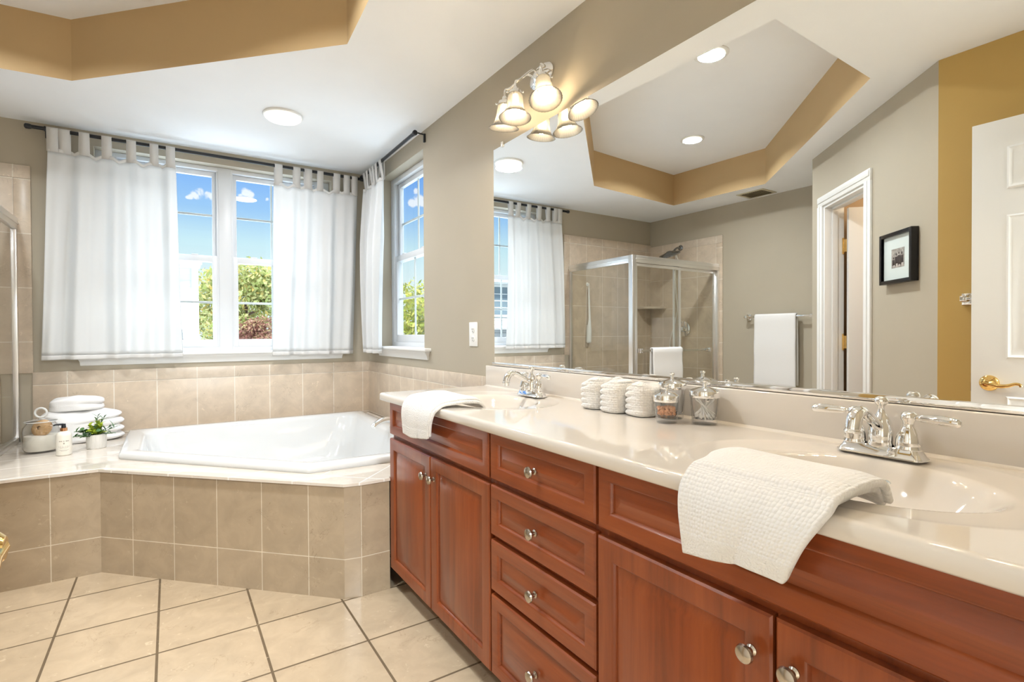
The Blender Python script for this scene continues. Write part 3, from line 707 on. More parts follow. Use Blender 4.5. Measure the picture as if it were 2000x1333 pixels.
# ---------------------------------------------------------------- faucets
def faucet(label, x, y):
    f = thing('faucet', label, 'faucet', (x, y, CT), 0, 'vanity faucets')
    def stad(l, w, z):
        n = 10; P = []
        for s in (1, -1):
            for k in range(n+1):
                a_ = (-pi/2+pi*k/n) if s > 0 else (pi/2+pi*k/n)
                P.append((w*math.sin(a_+0) if False else w*(-1)*math.sin(a_)*1.0, s*l+w*.55*math.cos(a_), z) if False else (w*math.cos(a_+pi/2), s*l+w*.6*math.sin(a_+pi/2), z))
        return P
    g = G(); L = [stad(.068, .030, 0), stad(.068, .030, .003), stad(.065, .0275, .006), stad(.061, .0235, .016), stad(.060, .022, .020), stad(.058, .019, .022)]
    g.loops(L, True, True, True); g.build('base_plate', CHROME, f, ang=30)
    for s in (-1, 1):
        g = G(); M = Matrix.Translation((0, s*.051, .020))
        g.lathe([(.024, 0), (.0245, .003), (.0225, .006), (.0235, .010), (.0225, .022), (.019, .034), (.0135, .044), (.0105, .050), (.0110, .058), (.0145, .063), (.0155, .069), (.0140, .075), (.008, .079), (0, .080)], 24, M)
        g.build('handle_body', CHROME, f, ang=50)
        g = G(); z = .087
        g.tube([(0, s*.058, z), (0, s*.070, z+.0), (-.001, s*.073, z), (-.003, s*.085, z+.001), (-.006, s*.108, z+.001), (-.008, s*.128, z), (-.009, s*.137, z-.001), (-.009, s*.142, z-.001)], [.0055, .005, .0075, .0085, .0105, .0100, .0085, .004], 14, 3)
        g.build('lever', CHROME, f, ang=60)
    g = G(); M = Matrix.Translation((0, 0, .018))
    g.lathe([(.024, 0), (.0255, .004), (.024, .012), (.0245, .022), (.0235, .036), (.0225, .039), (.0205, .050), (.015, .062), (.010, .070), (.0068, .075), (.0062, .084), (.0075, .088), (.0125, .094), (.0135, .100), (.0110, .106), (.005, .1085), (0, .109)], 26, M)
    g.build('center_body', CHROME, f, ang=55)
    g = G(); g.tube([(.0, 0, .052), (-.022, 0, .066), (-.050, 0, .081), (-.080, 0, .097), (-.102, 0, .101), (-.121, 0, .091), (-.129, 0, .073), (-.130, 0, .066)], [.012, .0115, .011, .0115, .0125, .0145, .0148, .0142], 16, 6)
    g.build('spout', CHROME, f, ang=60)
    g = G(); g.lathe([(.0, 0), (.0115, 0), (.0125, .010), (.0165, .012), (.0165, .016), (.0145, .018), (0, .018)], 20, Matrix.Translation((-.130, 0, .050))); g.build('aerator', CHROME, f)
    return f
faucet('chrome two-handle faucet behind the bowl nearest the camera', 1.300, .512)
faucet('chrome two-handle faucet behind the bowl next to the tub', 1.300, 1.832)

# ---------------------------------------------------------------- hand towels over the counter front
def drape(name, label, y0, y1, x_back, mat_, drop, skew, thick, seed, sag_y=0, uvs=1.0, grp='hand towels on the vanity edge'):
    t = thing(name, label, 'towel', (0, 0, 0), 0, grp); rnd = random.Random(seed); ph = [rnd.uniform(0, 6) for _ in range(6)]
    def path(z_low, off):
        h = CT+off
        return [(x_back, CT-.022+off*.5), (x_back-.02, CT+.002+off), (x_back-.05, h+.010), (x_back-.10, h+.012), (CF+.06, h+.010), (CF+.022, h+.007), (CF-.002, h-.001), (CF-.016-off*.5, CT-.018), (CF-.020-off*.6, CT-.05), (CF-.018-off*.5, (CT-.05+z_low)/2), (CF-.014-off*.5, z_low)]
    def cr_(P, t_):
        m = len(P)-1; f = t_*m; i = min(int(f), m-1); u = f-i
        p0, p1, p2, p3 = [Vector(P[max(0, min(m, k))]) for k in (i-1, i, i+1, i+2)]
        return .5*((2*p1)+(p2-p0)*u+(2*p0-5*p1+4*p2-p3)*u*u+(3*p1-p0-3*p2+p3)*u**3)
    for lay, (zl, off, ya, yb, nm) in enumerate(((CT-drop, thick, y0, y1, 'front_layer'), (CT-drop*.93, .003, y0+.006, y1+sag_y, 'back_layer'))):
        PTH = path(zl, off); g = G(); nu, nv = 40, 54
        def fn(u, v):
            # u across (0 far end), v from bowl side to bottom hem
            p = cr_(PTH, v); hang = max(0, (v-.62)/.38)
            yy = ya+(yb-ya)*u
            yy += hang*(skew[0]*(1-u)+skew[1]*u) + max(0, .45-v)/.45*(skew[2]*(1-u)+skew[3]*u)
            rip = .0045*math.sin(5*u+ph[0]+2*v)*(.4+hang)+.003*math.sin(11*u+ph[1])*hang
            x = p.x-abs(rip)*(1 if v > .6 else 0)-.004*hang; z = p.y+(rip*.7 if v < .6 else 0)-hang*.012*math.sin(3.0*u+ph[2])*hang
            if v < .55: z += thick*.6*math.sin(pi*min(1, u*6)*.5)*math.sin(pi*min(1, (1-u)*6)*.5)
            return (x, yy, z)
        parts = [(0, nv, nm, mat_, t)] if lay else [(0, nv-4, nm, mat_, t), (nv-6, nv, 'hem', TOWELB, None)]
        first = None
        for j0, j1, pn, pm, par in parts:
            if j0: g = G()
            vs = [[g.v(fn(i/nu, j/nv)) for j in range(j0, j1+1)] for i in range(nu+1)]
            for i in range(nu):
                for j in range(j1-j0): g.bm.faces.new((vs[i][j], vs[i+1][j], vs[i+1][j+1], vs[i][j+1]))
            ul = g.bm.loops.layers.uv.new('UVMap'); ix = {}
            for i in range(nu+1):
                for j in range(j1-j0+1): ix[vs[i][j]] = (i/nu*abs(yb-ya)*uvs*10, (j+j0)/nv*.36*uvs*10)
            for f in g.bm.faces:
                for lo in f.loops: lo[ul].uv = ix[lo.vert]
            o = g.build(pn, pm, par or first, ang=80, merge=False); first = first or o
            md = o.modifiers.new('thick', 'SOLIDIFY'); md.thickness = thick*(1.0 if not j0 else 1.05); md.offset = 0
            md2 = o.modifiers.new('soft', 'SUBSURF'); md2.levels = 1; md2.render_levels = 1
    return t
KN = terry_mat('terry_bubble', (.81, .795, .78), 14, .003, True)
drape('hand_towel', 'white bubble-weave hand towel over the counter edge nearest the camera', .628, .372, .99, KN, .122, (-.010, .060, .045, .0), .014, 4, .010)
drape('hand_towel', 'white plain hand towel over the counter edge next to the tub', 1.990, 1.700, .99, TOWELB, .118, (-.02, .035, .04, 0), .011, 8, -.010)

# ---------------------------------------------------------------- rolled washcloths and lidded jars on the counter
KN2 = terry_mat('terry_popcorn', (.86, .835, .80), 13, .0035, True)
ROLLS = 'folded washcloths on the vanity'
def folded(name, label, cat, loc, rz, wx, wy, h, nl, m, group, seed, wts, amp=.16, ex=3.0, wav=1.0):
    """a cloth folded into soft layers; wts(c, s) says on which sides the fold edges show"""
    t = thing(name, label, cat, loc, rz, group); rnd = random.Random(seed); ph = [rnd.uniform(0, 6) for _ in range(12)]
    per, na = 8, 72; rows = []; g = G()
    for k in range(nl*per+1):
        v = k/(nl*per); f = (v*nl) % 1.0; lay = min(int(v*nl), nl-1)
        sc = 1-amp+amp*math.sin(pi*f)**.6 if 0 < k < nl*per else 1-amp
        edge = 1-.17*max(0, (v-.76)/.24)**2-.08*max(0, (.12-v)/.12)**2
        row = []
        for a in range(na):
            th = 2*pi*a/na; c, s_ = math.cos(th), math.sin(th)
            r = (abs(c)**ex+abs(s_)**ex)**(-1/ex)
            soft = 1-(1-sc)*min(1, max(0, wts(c, s_)))
            w = 1+wav*(.020*math.sin(2*th+ph[lay])+.012*math.sin(5*th+ph[lay+2]+2*v)+.010*math.sin(9*th+ph[3]+4*v))
            rr = r*soft*edge*w
            z = h*v*(1+wav*(.05*math.sin(th*2+ph[0])+.03*math.sin(3*th+ph[4])))
            row.append((wx*.5*rr*c, wy*.5*rr*s_, max(0, z)))
        rows.append(row)
    top = rows[-1]
    for q, dz in ((.80, .05), (.5, .075), (.12, .08)): rows.append([(x_*q, y_*q, h+(z_-h)*q+dz*h+wav*.004*math.sin(x_*38+ph[3])*q) for x_, y_, z_ in top])
    g.loops(rows, True, True, True)
    ul = g.bm.loops.layers.uv.new('UVMap')
    for f in g.bm.faces:
        for lo in f.loops: c = lo.vert.co; lo[ul].uv = ((math.atan2(c.y, -c.x))*.055*10, (c.z+.3*c.length*(c.z > h))*10)
    o = g.build('cloth', m, t, ang=180, merge=False); md2 = o.modifiers.new('soft', 'SUBSURF'); md2.levels = 1; md2.render_levels = 1
    return t
def washcloth(label, x, y, rz, wx, wy, h, seed):
    return folded('washcloth', label, 'washcloth', (x, y, CT+.0005), rz, wx, wy, h, 5, KN2, ROLLS, seed, lambda c, s_: .22+.9*s_-.15*c)
washcloth('folded white washcloth nearest the tub on the vanity', 1.288, 1.400, .10, .128, .100, .100, 1)
washcloth('folded white washcloth in the middle of the three on the vanity', 1.280, 1.292, .0, .124, .104, .102, 2)
washcloth('folded white washcloth beside the lidded glass jars', 1.292, 1.184, -.06, .120, .100, .098, 3)
def jar(label, x, y, r, h, seed):
    j = thing('lidded_jar', label, 'jar', (x, y, CT+.0005), 0, 'lidded glass jars on the vanity')
    g = G(); rb = r*.86
    g.lathe([(0, .001), (rb*.96, 0), (rb, .003), (r, h), (r-.0028, h), (rb-.003, .024), (rb*.8, .019), (0, .018)], 40, None, False, False)
    g.build('glass_body', JARG, j, ang=50)
    g = G(); g.lathe([(0, .002), (rb*.94, .002), (rb*.95, .004), (rb*.955, .016), (0, .0165)], 36); g.build('glass_base', JARG, j)
    g = G(); g.lathe([(r*.97, h-.004), (r*1.045, h-.003), (r*1.06, h), (r*1.06, h+.013), (r*1.03, h+.016), (r*.75, h+.021), (r*.35, h+.026), (r*.14, h+.028), (r*.11, h+.036), (r*.19, h+.040), (r*.20, h+.044), (r*.16, h+.046), (0, h+.0465)], 40)
    g.build('lid', CHROME, j, ang=40)
    return j
jar('short lidded glass jar of peach bath salts in front of the taller jar', 1.236, 1.048, .036, .066, 1)
jar('tallest lidded glass jar, standing behind the bath salts jar', 1.309, 1.088, .040, .096, 2)
jar('lidded glass jar of cotton swabs next to the sink nearest the camera', 1.307, .968, .041, .082, 3)
g = G(); rnd = random.Random(2)
for k in range(190):
    a_ = rnd.uniform(0, 2*pi); q = .0245*math.sqrt(rnd.random()); z = rnd.uniform(0, .021)
    M = Matrix.Translation((q*math.cos(a_), q*math.sin(a_), z)) @ Euler((rnd.uniform(0, 3), rnd.uniform(0, 3), 0)).to_matrix().to_4x4()
    g.M = M; s = rnd.uniform(.0026, .0042); g.box(-s, s, -s, s, -s, s, s*.4, 1)
g.M = Matrix.Identity(4)
o = g.build('bath_salts', mat('salt_crystal', (.78, .40, .22), .35, spec=.6), loc=(1.236, 1.048, CT+.0245)); o['kind'] = 'stuff'; tag(o, 'peach bath salt crystals inside the short glass jar', 'bath salts')
SWAB = mat('cotton_white', (.90, .89, .87), .9)
def swab():
    g = G(); g.tube([(0, 0, -.036), (0, 0, .036)], .0011, 8)
    for s in (-1, 1): g.lathe([(0, -.007), (.0018, -.005), (.0027, 0), (.0022, .005), (0, .0075)], 8, Matrix.Translation((0, 0, s*.033)))
    o = g.build('cotton_swab', SWAB); return tag(o, 'white cotton swab in the glass jar next to the sink', 'cotton swab', 'cotton swabs in the glass jar')
s0 = swab(); rnd = random.Random(11); JX, JY = 1.307, .968
for k in range(26):
    o = s0 if k == 0 else s0.copy()
    if k: COL.objects.link(o)
    a_ = rnd.uniform(0, 2*pi); tl = rnd.uniform(.55, 1.0); q = rnd.uniform(0, .010)
    o.location = (JX+q*math.cos(a_+1.5), JY+q*math.sin(a_+1.5), CT+.047+rnd.uniform(-.004, .008)); o.rotation_euler = (0, tl, a_)

# ---------------------------------------------------------------- vanity wall light
def shade_light(label, yc, pts, group='vanity wall lights'):
    f = thing('vanity_light', label, 'wall light', (0, 0, 0), 0, group)
    BC = Vector((W, yc, 2.285))
    g = G(); M = Matrix.Translation(BC) @ Matrix.Rotation(-pi/2, 4, 'Y') @ Matrix.Diagonal((.75, 1.25, 1, 1))
    g.lathe([(0, 0), (.070, 0), (.070, .004), (.062, .012), (.045, .017), (.030, .022), (.02, .03), (0, .032)], 36, M); g.build('backplate', CHROME, f)
    for k, (rim, top) in enumerate(pts):
        rim, top = Vector(rim), Vector(top); ax = (rim-top).normalized(); H_ = (rim-top).length
        M = Matrix.Translation(top) @ ax.to_track_quat('Z', 'Y').to_matrix().to_4x4()
        c = top-ax*.022
        g = G(); mid = (c+BC)/2
        g.tube([BC+Vector((-.02, (top.y-yc)*.2, 0)), BC+Vector((-.045, (top.y-yc)*.45, .018)), Vector((c.x+.02, yc+(top.y-yc)*.85, c.z+.045)), c-ax*.030+Vector((0, 0, .004)), c], .0052, 12, 6)
        g.build('arm', CHROME, f)
        g = G(); g.lathe([(0, -.030), (.010, -.030), (.013, -.024), (.013, -.014), (.026, -.010), (.029, -.004), (.029, .010), (.026, .012), (0, .012)], 28, M)
        for q in range(3):
            a_ = 2*pi*q/3+.4; p = M @ Vector((.029*math.cos(a_), .029*math.sin(a_), .004)); p2 = M @ Vector((.039*math.cos(a_), .039*math.sin(a_), .004))
            g.tube([p, p2], .0022, 8); g.sphere(p2, .0045, 8)
        g.build('shade_holder', CHROME, f)
        g = G(); q = H_/.115
        prof = [(.0265, 0), (.0300, .006*q), (.0330, .020*q), (.0345, .040*q), (.0370, .062*q), (.0425, .082*q), (.0520, .099*q), (.0640, .111*q), (.0690, .1155*q)]
        g.lathe(prof+[(r-.0025, z-.0004) for r, z in prof[::-1]], 96, M, False, False, rib=.016, ribn=32)
        g.build('glass_shade', SHADE, f, ang=70)
        g = G(); g.lathe([(.0, .012), (.010, .014), (.013, .024), (.022, .048), (.024, .058), (.020, .072), (.010, .080), (0, .082)], 20, M); g.build('bulb', EMITB, f)
        lamp('vanity_bulb_light', 'POINT', M @ Vector((0, 0, .066*q)), VANITY_W, (1, .80, .55), shadow_soft_size=.029)
    return f
m = bpy.data.materials.new('ribbed_shade_glass'); m.use_nodes = True; N, LK = nt_new(m.node_tree)
tr = N('ShaderNodeBsdfTranslucent', inp={0: (.46, .435, .39, 1)}); tp = N('ShaderNodeBsdfTransparent', inp={0: (.97, .96, .93, 1)}); gl = N('ShaderNodeBsdfGlossy', inp={'Roughness': .12}); fr = N('ShaderNodeFresnel', inp={'IOR': 1.45})
df = N('ShaderNodeBsdfDiffuse', inp={0: (.46, .435, .39, 1)}); m0 = N('ShaderNodeMixShader', inp={0: .35}); LK(tr.outputs[0], m0.inputs[1]); LK(df.outputs[0], m0.inputs[2])
m1 = N('ShaderNodeMixShader', inp={0: .45}); LK(m0.outputs[0], m1.inputs[1]); LK(tp.outputs[0], m1.inputs[2])
m2 = N('ShaderNodeMixShader'); LK(fr.outputs[0], m2.inputs[0]); LK(m1.outputs[0], m2.inputs[1]); LK(gl.outputs[0], m2.inputs[2])
o = N('ShaderNodeOutputMaterial'); LK(m2.outputs[0], o.inputs[0]); SHADE = m
VANITY_W = 6.8
PTS = [((1.279, 2.012, 2.082), (1.276, 1.998, 2.190)), ((1.240, 1.861, 2.070), (1.250, 1.872, 2.178)), ((1.284, 1.703, 2.100), (1.300, 1.742, 2.203))]
shade_light('chrome three-shade wall light over the sink next to the tub', 1.865, PTS)
PTS2 = [(Vector(a_)-Vector((0, 1.37, 0)), Vector(b_)-Vector((0, 1.37, 0))) for a_, b_ in PTS]
shade_light('chrome three-shade wall light over the sink nearest the camera', .495, PTS2)

# ---------------------------------------------------------------- ceiling lights and vent
dl = thing('dome_light', 'round white dome ceiling light over the bathtub', 'ceiling light', (.58, 3.375, ZC))
g = G(); g.lathe([(0, 0), (.112, 0), (.112, -.008), (.108, -.012), (0, -.012)], 40); g.build('rim', TRIMW, dl)
g = G(); g.lathe([(.104, -.010), (.102, -.018), (.090, -.028), (.065, -.036), (.03, -.040), (0, -.041)], 40); g.build('lens', EMITW, dl)
lamp('dome_lamp', 'AREA', (.58, 3.375, ZC-.046), 6, (.97, .97, 1), shape='DISK', size=.2)
for k, (x, y) in enumerate(CANS):
    c = thing('recessed_light', ('lit recessed light in the tray ceiling above the shower side', 'lit recessed light in the tray ceiling above the vanity side')[1-k], 'recessed light', (x, y, ZT), 0, 'recessed lights')
    g = G(); g.lathe([(.078, 0), (.098, 0), (.098, -.004), (.090, -.007), (.078, -.004)], 40, None, False, False); g.build('trim_ring', TRIMW, c)
    g = G(); g.lathe([(0, -.002), (.080, -.002), (.080, -.0035), (0, -.0045)], 40); g.build('lens', EMITW, c)
    lamp('recessed_lamp', 'AREA', (x, y, ZT-.012), 9.5, (.92, .97, 1), shape='DISK', size=.15, spread=math.radians(148))
vt = thing('ceiling_vent', 'tan metal vent grille in the lower ceiling', 'vent', (-1.884, 2.875, ZC))
g = G(); VM = mat('vent_tan', (.62, .56, .42), .5)
a0, b0 = .115, .135
for (x0, x1, y0, y1) in ((-a0, -a0+.022, -b0, b0), (a0-.022, a0, -b0, b0), (-a0+.022, a0-.022, -b0, -b0+.022), (-a0+.022, a0-.022, b0-.022, b0)): g.box(x0, x1, y0, y1, -.008, 0, .002)
g.build('frame', VM, vt)
g = G(); g.box(-a0+.02, a0-.02, -b0+.02, b0-.02, -.0015, -.0005); g.build('backing', mat('vent_inside', (.20, .17, .11), .7), vt)
for k in range(12):
    y = -b0+.03+k*(2*b0-.06)/11; g = G(); g.M = Matrix.Translation((0, y, -.005)) @ Matrix.Rotation(.7, 4, 'X'); g.box(-a0+.02, a0-.02, -.007, .007, -.0006, .0006); g.build('slat', VM, vt)

# ---------------------------------------------------------------- outlet
oc = Vector((W+.002, 2.494, 1.147)); ot = thing('wall_outlet', 'white double wall outlet between the window and the mirror', 'outlet', oc)
g = G(); g.box(-.006, 0, -.046, .046, -.066, .066, .003); g.build('cover_plate', PLASTIC, ot)
for z in (-.024, .024):
    g = G(); g.lathe([(0, 0), (.0165, 0), (.0165, .002), (.015, .003), (0, .003)], 24, Matrix.Translation((-.006, 0, z)) @ Matrix.Rotation(-pi/2, 4, 'Y')); r_ = g.build('receptacle', PLASTIC, ot)
    g = G()
    for dy in (-.006, .006): g.box(-.0096, -.0088, dy-.0014, dy+.0014, z-.001, z+.008)
    g.lathe([(0, 0), (.0028, 0), (.0028, .0006), (0, .0006)], 10, Matrix.Translation((-.009, 0, z-.008)) @ Matrix.Rotation(-pi/2, 4, 'Y')); g.build('slots', DARK, r_)

# ---------------------------------------------------------------- shower enclosure
SX, SY = -.785, 3.405
sh = thing('shower_enclosure', 'corner shower enclosure with aluminium frame and clear glass', 'shower', (0, 0, 0))
HB, HT = 1.795, 1.865
yb = back(SX, .012).y; xl = left(SY, .012).x
g = G(); g.box(SX-.026, SX+.026, SY-.026, SY+.026, .50, HT, .004); g.build('corner_post', ALU, sh)
g = G(); g.box(SX-.020, SX+.020, SY+.022, yb, HB, HT, .004); g.box(SX-.012, SX+.024, SY+.022, yb, HB+.03, HB+.042, .002); g.build('side_header', ALU, sh)
g = G(); g.box(xl, SX-.022, SY-.026, SY+.026, HB, HT, .004); g.box(xl, SX-.022, SY-.030, SY+.026, HB+.03, HB+.042, .002); g.build('front_header', ALU, sh)
g = G(); g.box(SX-.016, SX+.016, yb-.022, yb, DZ, HB, .003); g.build('wall_channel', ALU, sh)
g = G(); g.box(SX-.016, SX+.016, SY+.022, yb, DZ, DZ+.032, .003); g.build('bottom_rail', ALU, sh)
g = G(); g.box(SX-.003, SX+.003, SY+.02, yb-.01, DZ+.03, HB+.005); fp = g.build('fixed_glass', SHGL, sh)
g = G(); g.box(xl, xl+.03, SY-.024, SY+.024, .10, HB, .003); g.build('wall_jamb', ALU, sh)
g = G(); g.box(xl, SX+.02, SY-.03, SY+.03, .10, .135, .003); g.build('threshold', ALU, sh)
for nm, x0, x1, yo in (('outer_door', -1.435, SX-.026, SY-.012), ('inner_door', xl+.03, -1.36, SY+.012)):
    g = G(); fw = .026
    g.box(x0, x0+fw, yo-.009, yo+.009, .136, HB-.004, .002); g.box(x1-fw*.6, x1, yo-.009, yo+.009, .136, HB-.004, .002); g.box(x0+fw, x1-fw*.6, yo-.008, yo+.008, .136, .16, .002); g.box(x0+fw, x1-fw*.6, yo-.008, yo+.008, HB-.03, HB-.004, .002)
    dd = g.build(nm, ALU, sh)
    g = G(); g.box(x0+fw-.004, x1-fw*.6+.004, yo-.002, yo+.002, .155, HB-.025); g.build('glass', SHGL, dd)
    g = G(); s = -1; yb_ = yo-.045
    zb = .985 if nm == 'outer_door' else .972
    xa, xb = (x0+.014, x1-.02) if nm == 'outer_door' else (x0+.06, x1-.03)
    if nm == 'inner_door': yb_ = yo+.045
    g.box(xa, xb, yb_-.006, yb_+.006, zb-.011, zb+.011, .004)
    for xx in (xa+.012, xb-.012): g.box(xx-.013, xx+.013, min(yo, yb_)-.004, max(yo, yb_)+.004, zb-.022, zb+.022, .004)
    g.build('towel_rail', CHROME, dd)
g = G(); yb2 = back(-1.4, .012).y
P = [(left(SY, .012).x, SY-.05), (SX+.03-.10, SY-.05), (SX-.07, yb2), (left(yb2, .012).x, yb2)]
L = []
for d, z in ((0, 0), (0, .095), (.005, .10), (.07, .10), (.08, .09), (.12, .045), (.3, .04)): L.append([(p.x, p.y, z) for p in inset(P, d)])
g.loops(L, True, True, True); g.build('base', PORC, sh, ang=40)
g = G(); g.box(SX-.07, SX+.05, SY-.05, yb2, .0, DZ-.014); struct(g.build('trim_14', WTILE, uvp=lambda c, n: (c.y+c.x, c.z), ang=20))
# shower fittings on the left wall
lx = lambda y: left(y, .011).x
hd = thing('hand_shower', 'dark chrome round shower head with hose on the tiled wall', 'shower head', (lx(3.87), 3.87, 2.10))
def along_x(p): return Matrix.Translation(p) @ Matrix.Rotation(pi/2, 4, 'Y')
g = G(); g.lathe([(0, 0), (.032, 0), (.031, .006), (.02, .012), (0, .013)], 24, along_x((0, 0, 0))); g.tube([(.005, 0, 0), (.05, 0, -.002), (.09, 0, -.022), (.125, 0, -.055)], [.011, .011, .011, .012], 12, 5); g.build('arm', GUN, hd)
g = G(); M = Matrix.Translation((.20, -.01, -.092)) @ Matrix.Rotation(math.radians(22), 4, 'Y')
g.lathe([(0, .040), (.022, .038), (.030, .030), (.06, .022), (.105, .012), (.118, .002), (.118, -.006), (.110, -.012), (0, -.012)], 36, M); g.tube([(.12, 0, -.05), (.15, -.004, -.062), (.185, -.008, -.068)], [.014, .018, .016], 12, 4); g.build('spray_disc', GUN, hd)
g = G(); g.lathe([(.03, 0), (.095, 0), (.095, -.002), (.03, -.002)], 36, Matrix.Translation((.20, -.01, -.1045)) @ Matrix.Rotation(math.radians(22), 4, 'Y')); g.build('nozzle_face', mat('nozzle_grey', (.12, .12, .125), .5), hd)
g = G(); g.tube([(.10, 0, -.06), (.06, -.03, -.20), (.045, -.02, -.50), (.05, .03, -.80), (.06, .10, -1.05), (.06, .085, -1.16), (.06, .03, -1.19), (.06, -.03, -1.13), (.06, -.05, -1.0), (.055, -.01, -.75), (.05, .03, -.40), (.06, .02, -.10), (.09, 0, -.045)], .0075, 10, 8); g.build('hose', ALU, hd)
vl = thing('shower_valve', 'round chrome shower valve on the tiled wall', 'shower valve', (lx(3.83), 3.83, 1.19))
g = G(); g.lathe([(0, 0), (.088, 0), (.086, .005), (.07, .010), (.035, .012), (.03, .05), (.022, .056), (0, .057)], 36, along_x((0, 0, 0))); g.build('plate', CHROME, vl)
g = G(); g.tube([(.048, 0, 0), (.055, 0, -.05), (.05, 0, -.085)], [.011, .009, .007], 12, 4); g.build('lever', CHROME, vl)
# corner shelf and bath brush
sf = thing('shower_shelf', 'tiled quarter-round corner shelf in the shower', 'shelf', (left(4.28, .0095).x, back(-2.0, .0095).y, 1.44))
g = G(); pl = [(0, 0)]+[(.24*math.cos(-pi/2+pi/2*k/12), .24*math.sin(-pi/2+pi/2*k/12)) for k in range(13)]
g.prism(pl, -.012, .012, .003); g.build('slab', mat('shelf_stone', (.58, .49, .38), .25, noise=(14, .08)), sf)
br = thing('bath_brush', 'long white back brush hanging in the shower', 'brush', (-1.03, back(-1.03, .0095).y, 1.68), -MA)
g = G(); g.lathe([(0, 0), (.02, 0), (.018, .006), (.008, .010), (.006, .022), (.010, .024), (0, .026)], 16, Matrix.Rotation(pi/2, 4, 'X')); g.build('suction_hook', PLASTIC, br)
g = G(); g.tube([(0, -.018, .005), (.012, -.024, -.02), (0, -.024, -.045), (-.012, -.022, -.02), (0, -.018, .006)], .0022, 8, 6); g.build('loop', PLASTIC, br)
g = G(); g.tube([(0, -.024, -.04), (.002, -.026, -.12), (.004, -.034, -.26), (.006, -.04, -.38), (.008, -.034, -.50), (.010, -.03, -.62), (.010, -.03, -.64)], [.007, .009, .010, .012, .027, .029, .014], 12, 5); g.build('handle', PLASTIC, br)
g = G(); g.box(-.018, .026, -.030, -.006, -.60, -.44, .006); g.build('bristles', mat('bristle_cream', (.80, .77, .68), .9), br)
# towel over the outer door rail
def hang_towel(name, label, P, x0, x1, zt, zf, zb_, m, group=None, sway=.004):
    """P(s, off, z): towel folded over a bar whose axis is at off 0, z zt"""
    t = thing(name, label, 'towel', (0, 0, 0), 0, group); g = G()
    pts = [(.017, zf)]+[(.017+.002*math.sin(k), zf+(zt-zf)*k/14) for k in range(1, 15)]+[(.017*math.cos(pi*k/8), zt+.017*math.sin(pi*k/8)) for k in range(1, 8)]+[(-.017, zt-(zt-zb_)*k/14) for k in range(0, 15)]
    n = len(pts)-1
    def fn(u, v):
        f = v*n; i = min(int(f), n-1); w = f-i; o_ = pts[i][0]*(1-w)+pts[i+1][0]*w; z = pts[i][1]*(1-w)+pts[i+1][1]*w
        dn = max(0, zt-z); s = x0+(x1-x0)*u
        return P(s+(u-.5)*.010*dn, o_+sway*math.sin(7*u+2*v)*min(1, dn*3)*(1 if o_ > 0 else -1)*.6+(.004 if o_ > 0 else -.004)*min(1, dn*4), z)
    g.grid(fn, 24, n); o = g.build('cloth', m, t, ang=80, merge=False); md = o.modifiers.new('thick', 'SOLIDIFY'); md.thickness = .009; md.offset = 0
    return t
hang_towel('bath_towel', 'white towel hung over the rail of the shower door', lambda s, o_, z: Vector((s, SY-.057-o_, z)), -1.385, -.975, .992, .52, .60, TOWELF)
# towel bar and bath towel on the left wall
tb = thing('towel_bar', 'chrome towel bar on the wall beside the shower', 'towel bar', (0, 0, 0))
g = G(); p0, p1 = left(2.40, .065, 1.300), left(3.07, .065, 1.300)
g.box(min(p0.x, p1.x)-.007, max(p0.x, p1.x)+.007, 2.40, 3.07, 1.290, 1.306, .003); g.build('bar', CHROME, tb)
for y in (2.42, 3.05):
    g = G(); q = left(y, 0, 0).x; g.box(q, q+.012, y-.024, y+.024, 1.270, 1.326, .003); g.box(q+.010, q+.074, y-.013, y+.013, 1.285, 1.312, .003); g.build('mount', CHROME, tb)
hang_towel('bath_towel', 'long white bath towel on the chrome bar beside the shower', lambda s, o_, z: left(s, .065+o_, z), 2.55, 2.945, 1.303, .62, .66, TOWELF)
# bar end behind the entry door
tb2 = thing('towel_bar', 'chrome towel bar on the warm-lit wall behind the open door', 'towel bar', (-.365, .60, 1.30))
g = G(); g.box(.055, .069, -.27, .29, -.008, .008, .003); g.build('bar', CHROME, tb2)
for y in (-.25, .275):
    g = G(); g.box(0, .012, y-.024, y+.024, -.028, .028, .003); g.box(.010, .076, y-.013, y+.013, -.013, .014, .003); g.build('mount', CHROME, tb2)

# ---------------------------------------------------------------- framed picture on the 45 degree wall
pc = thing('picture_frame', 'black box frame with a small dark photo in a wide white mat', 'picture', (A.x, A.y, 0), azw)
s0_, s1_, z0_, z1_ = 1.015, 1.318, 1.414, 1.694
g = G(); fw = .020
for q in ((s0_, s0_+fw, z0_, z1_), (s1_-fw, s1_, z0_, z1_), (s0_+fw, s1_-fw, z0_, z0_+fw), (s0_+fw, s1_-fw, z1_-fw, z1_)): g.box(q[0], q[1], .002, .038, q[2], q[3], .001)
g.build('frame', FRAMEB, pc)
g = G(); g.box(s0_+fw-.002, s1_-fw+.002, .006, .022, z0_+fw-.002, z1_-fw+.002); g.build('mat_board', MATW, pc)
cx, cz = (s0_+s1_)/2+.004, (z0_+z1_)/2-.003; a_, b_ = .060, .052
g = G(); g.box(cx-a_, cx+a_, .0222, .0228, cz-b_, cz+b_); pr = g.build('photo_print', mat('print_sepia', (.42, .36, .34), .5, noise=(60, .5)), pc)
PD = mat('print_dark', (.055, .035, .035), .5); PL_ = mat('print_light', (.62, .52, .50), .5)
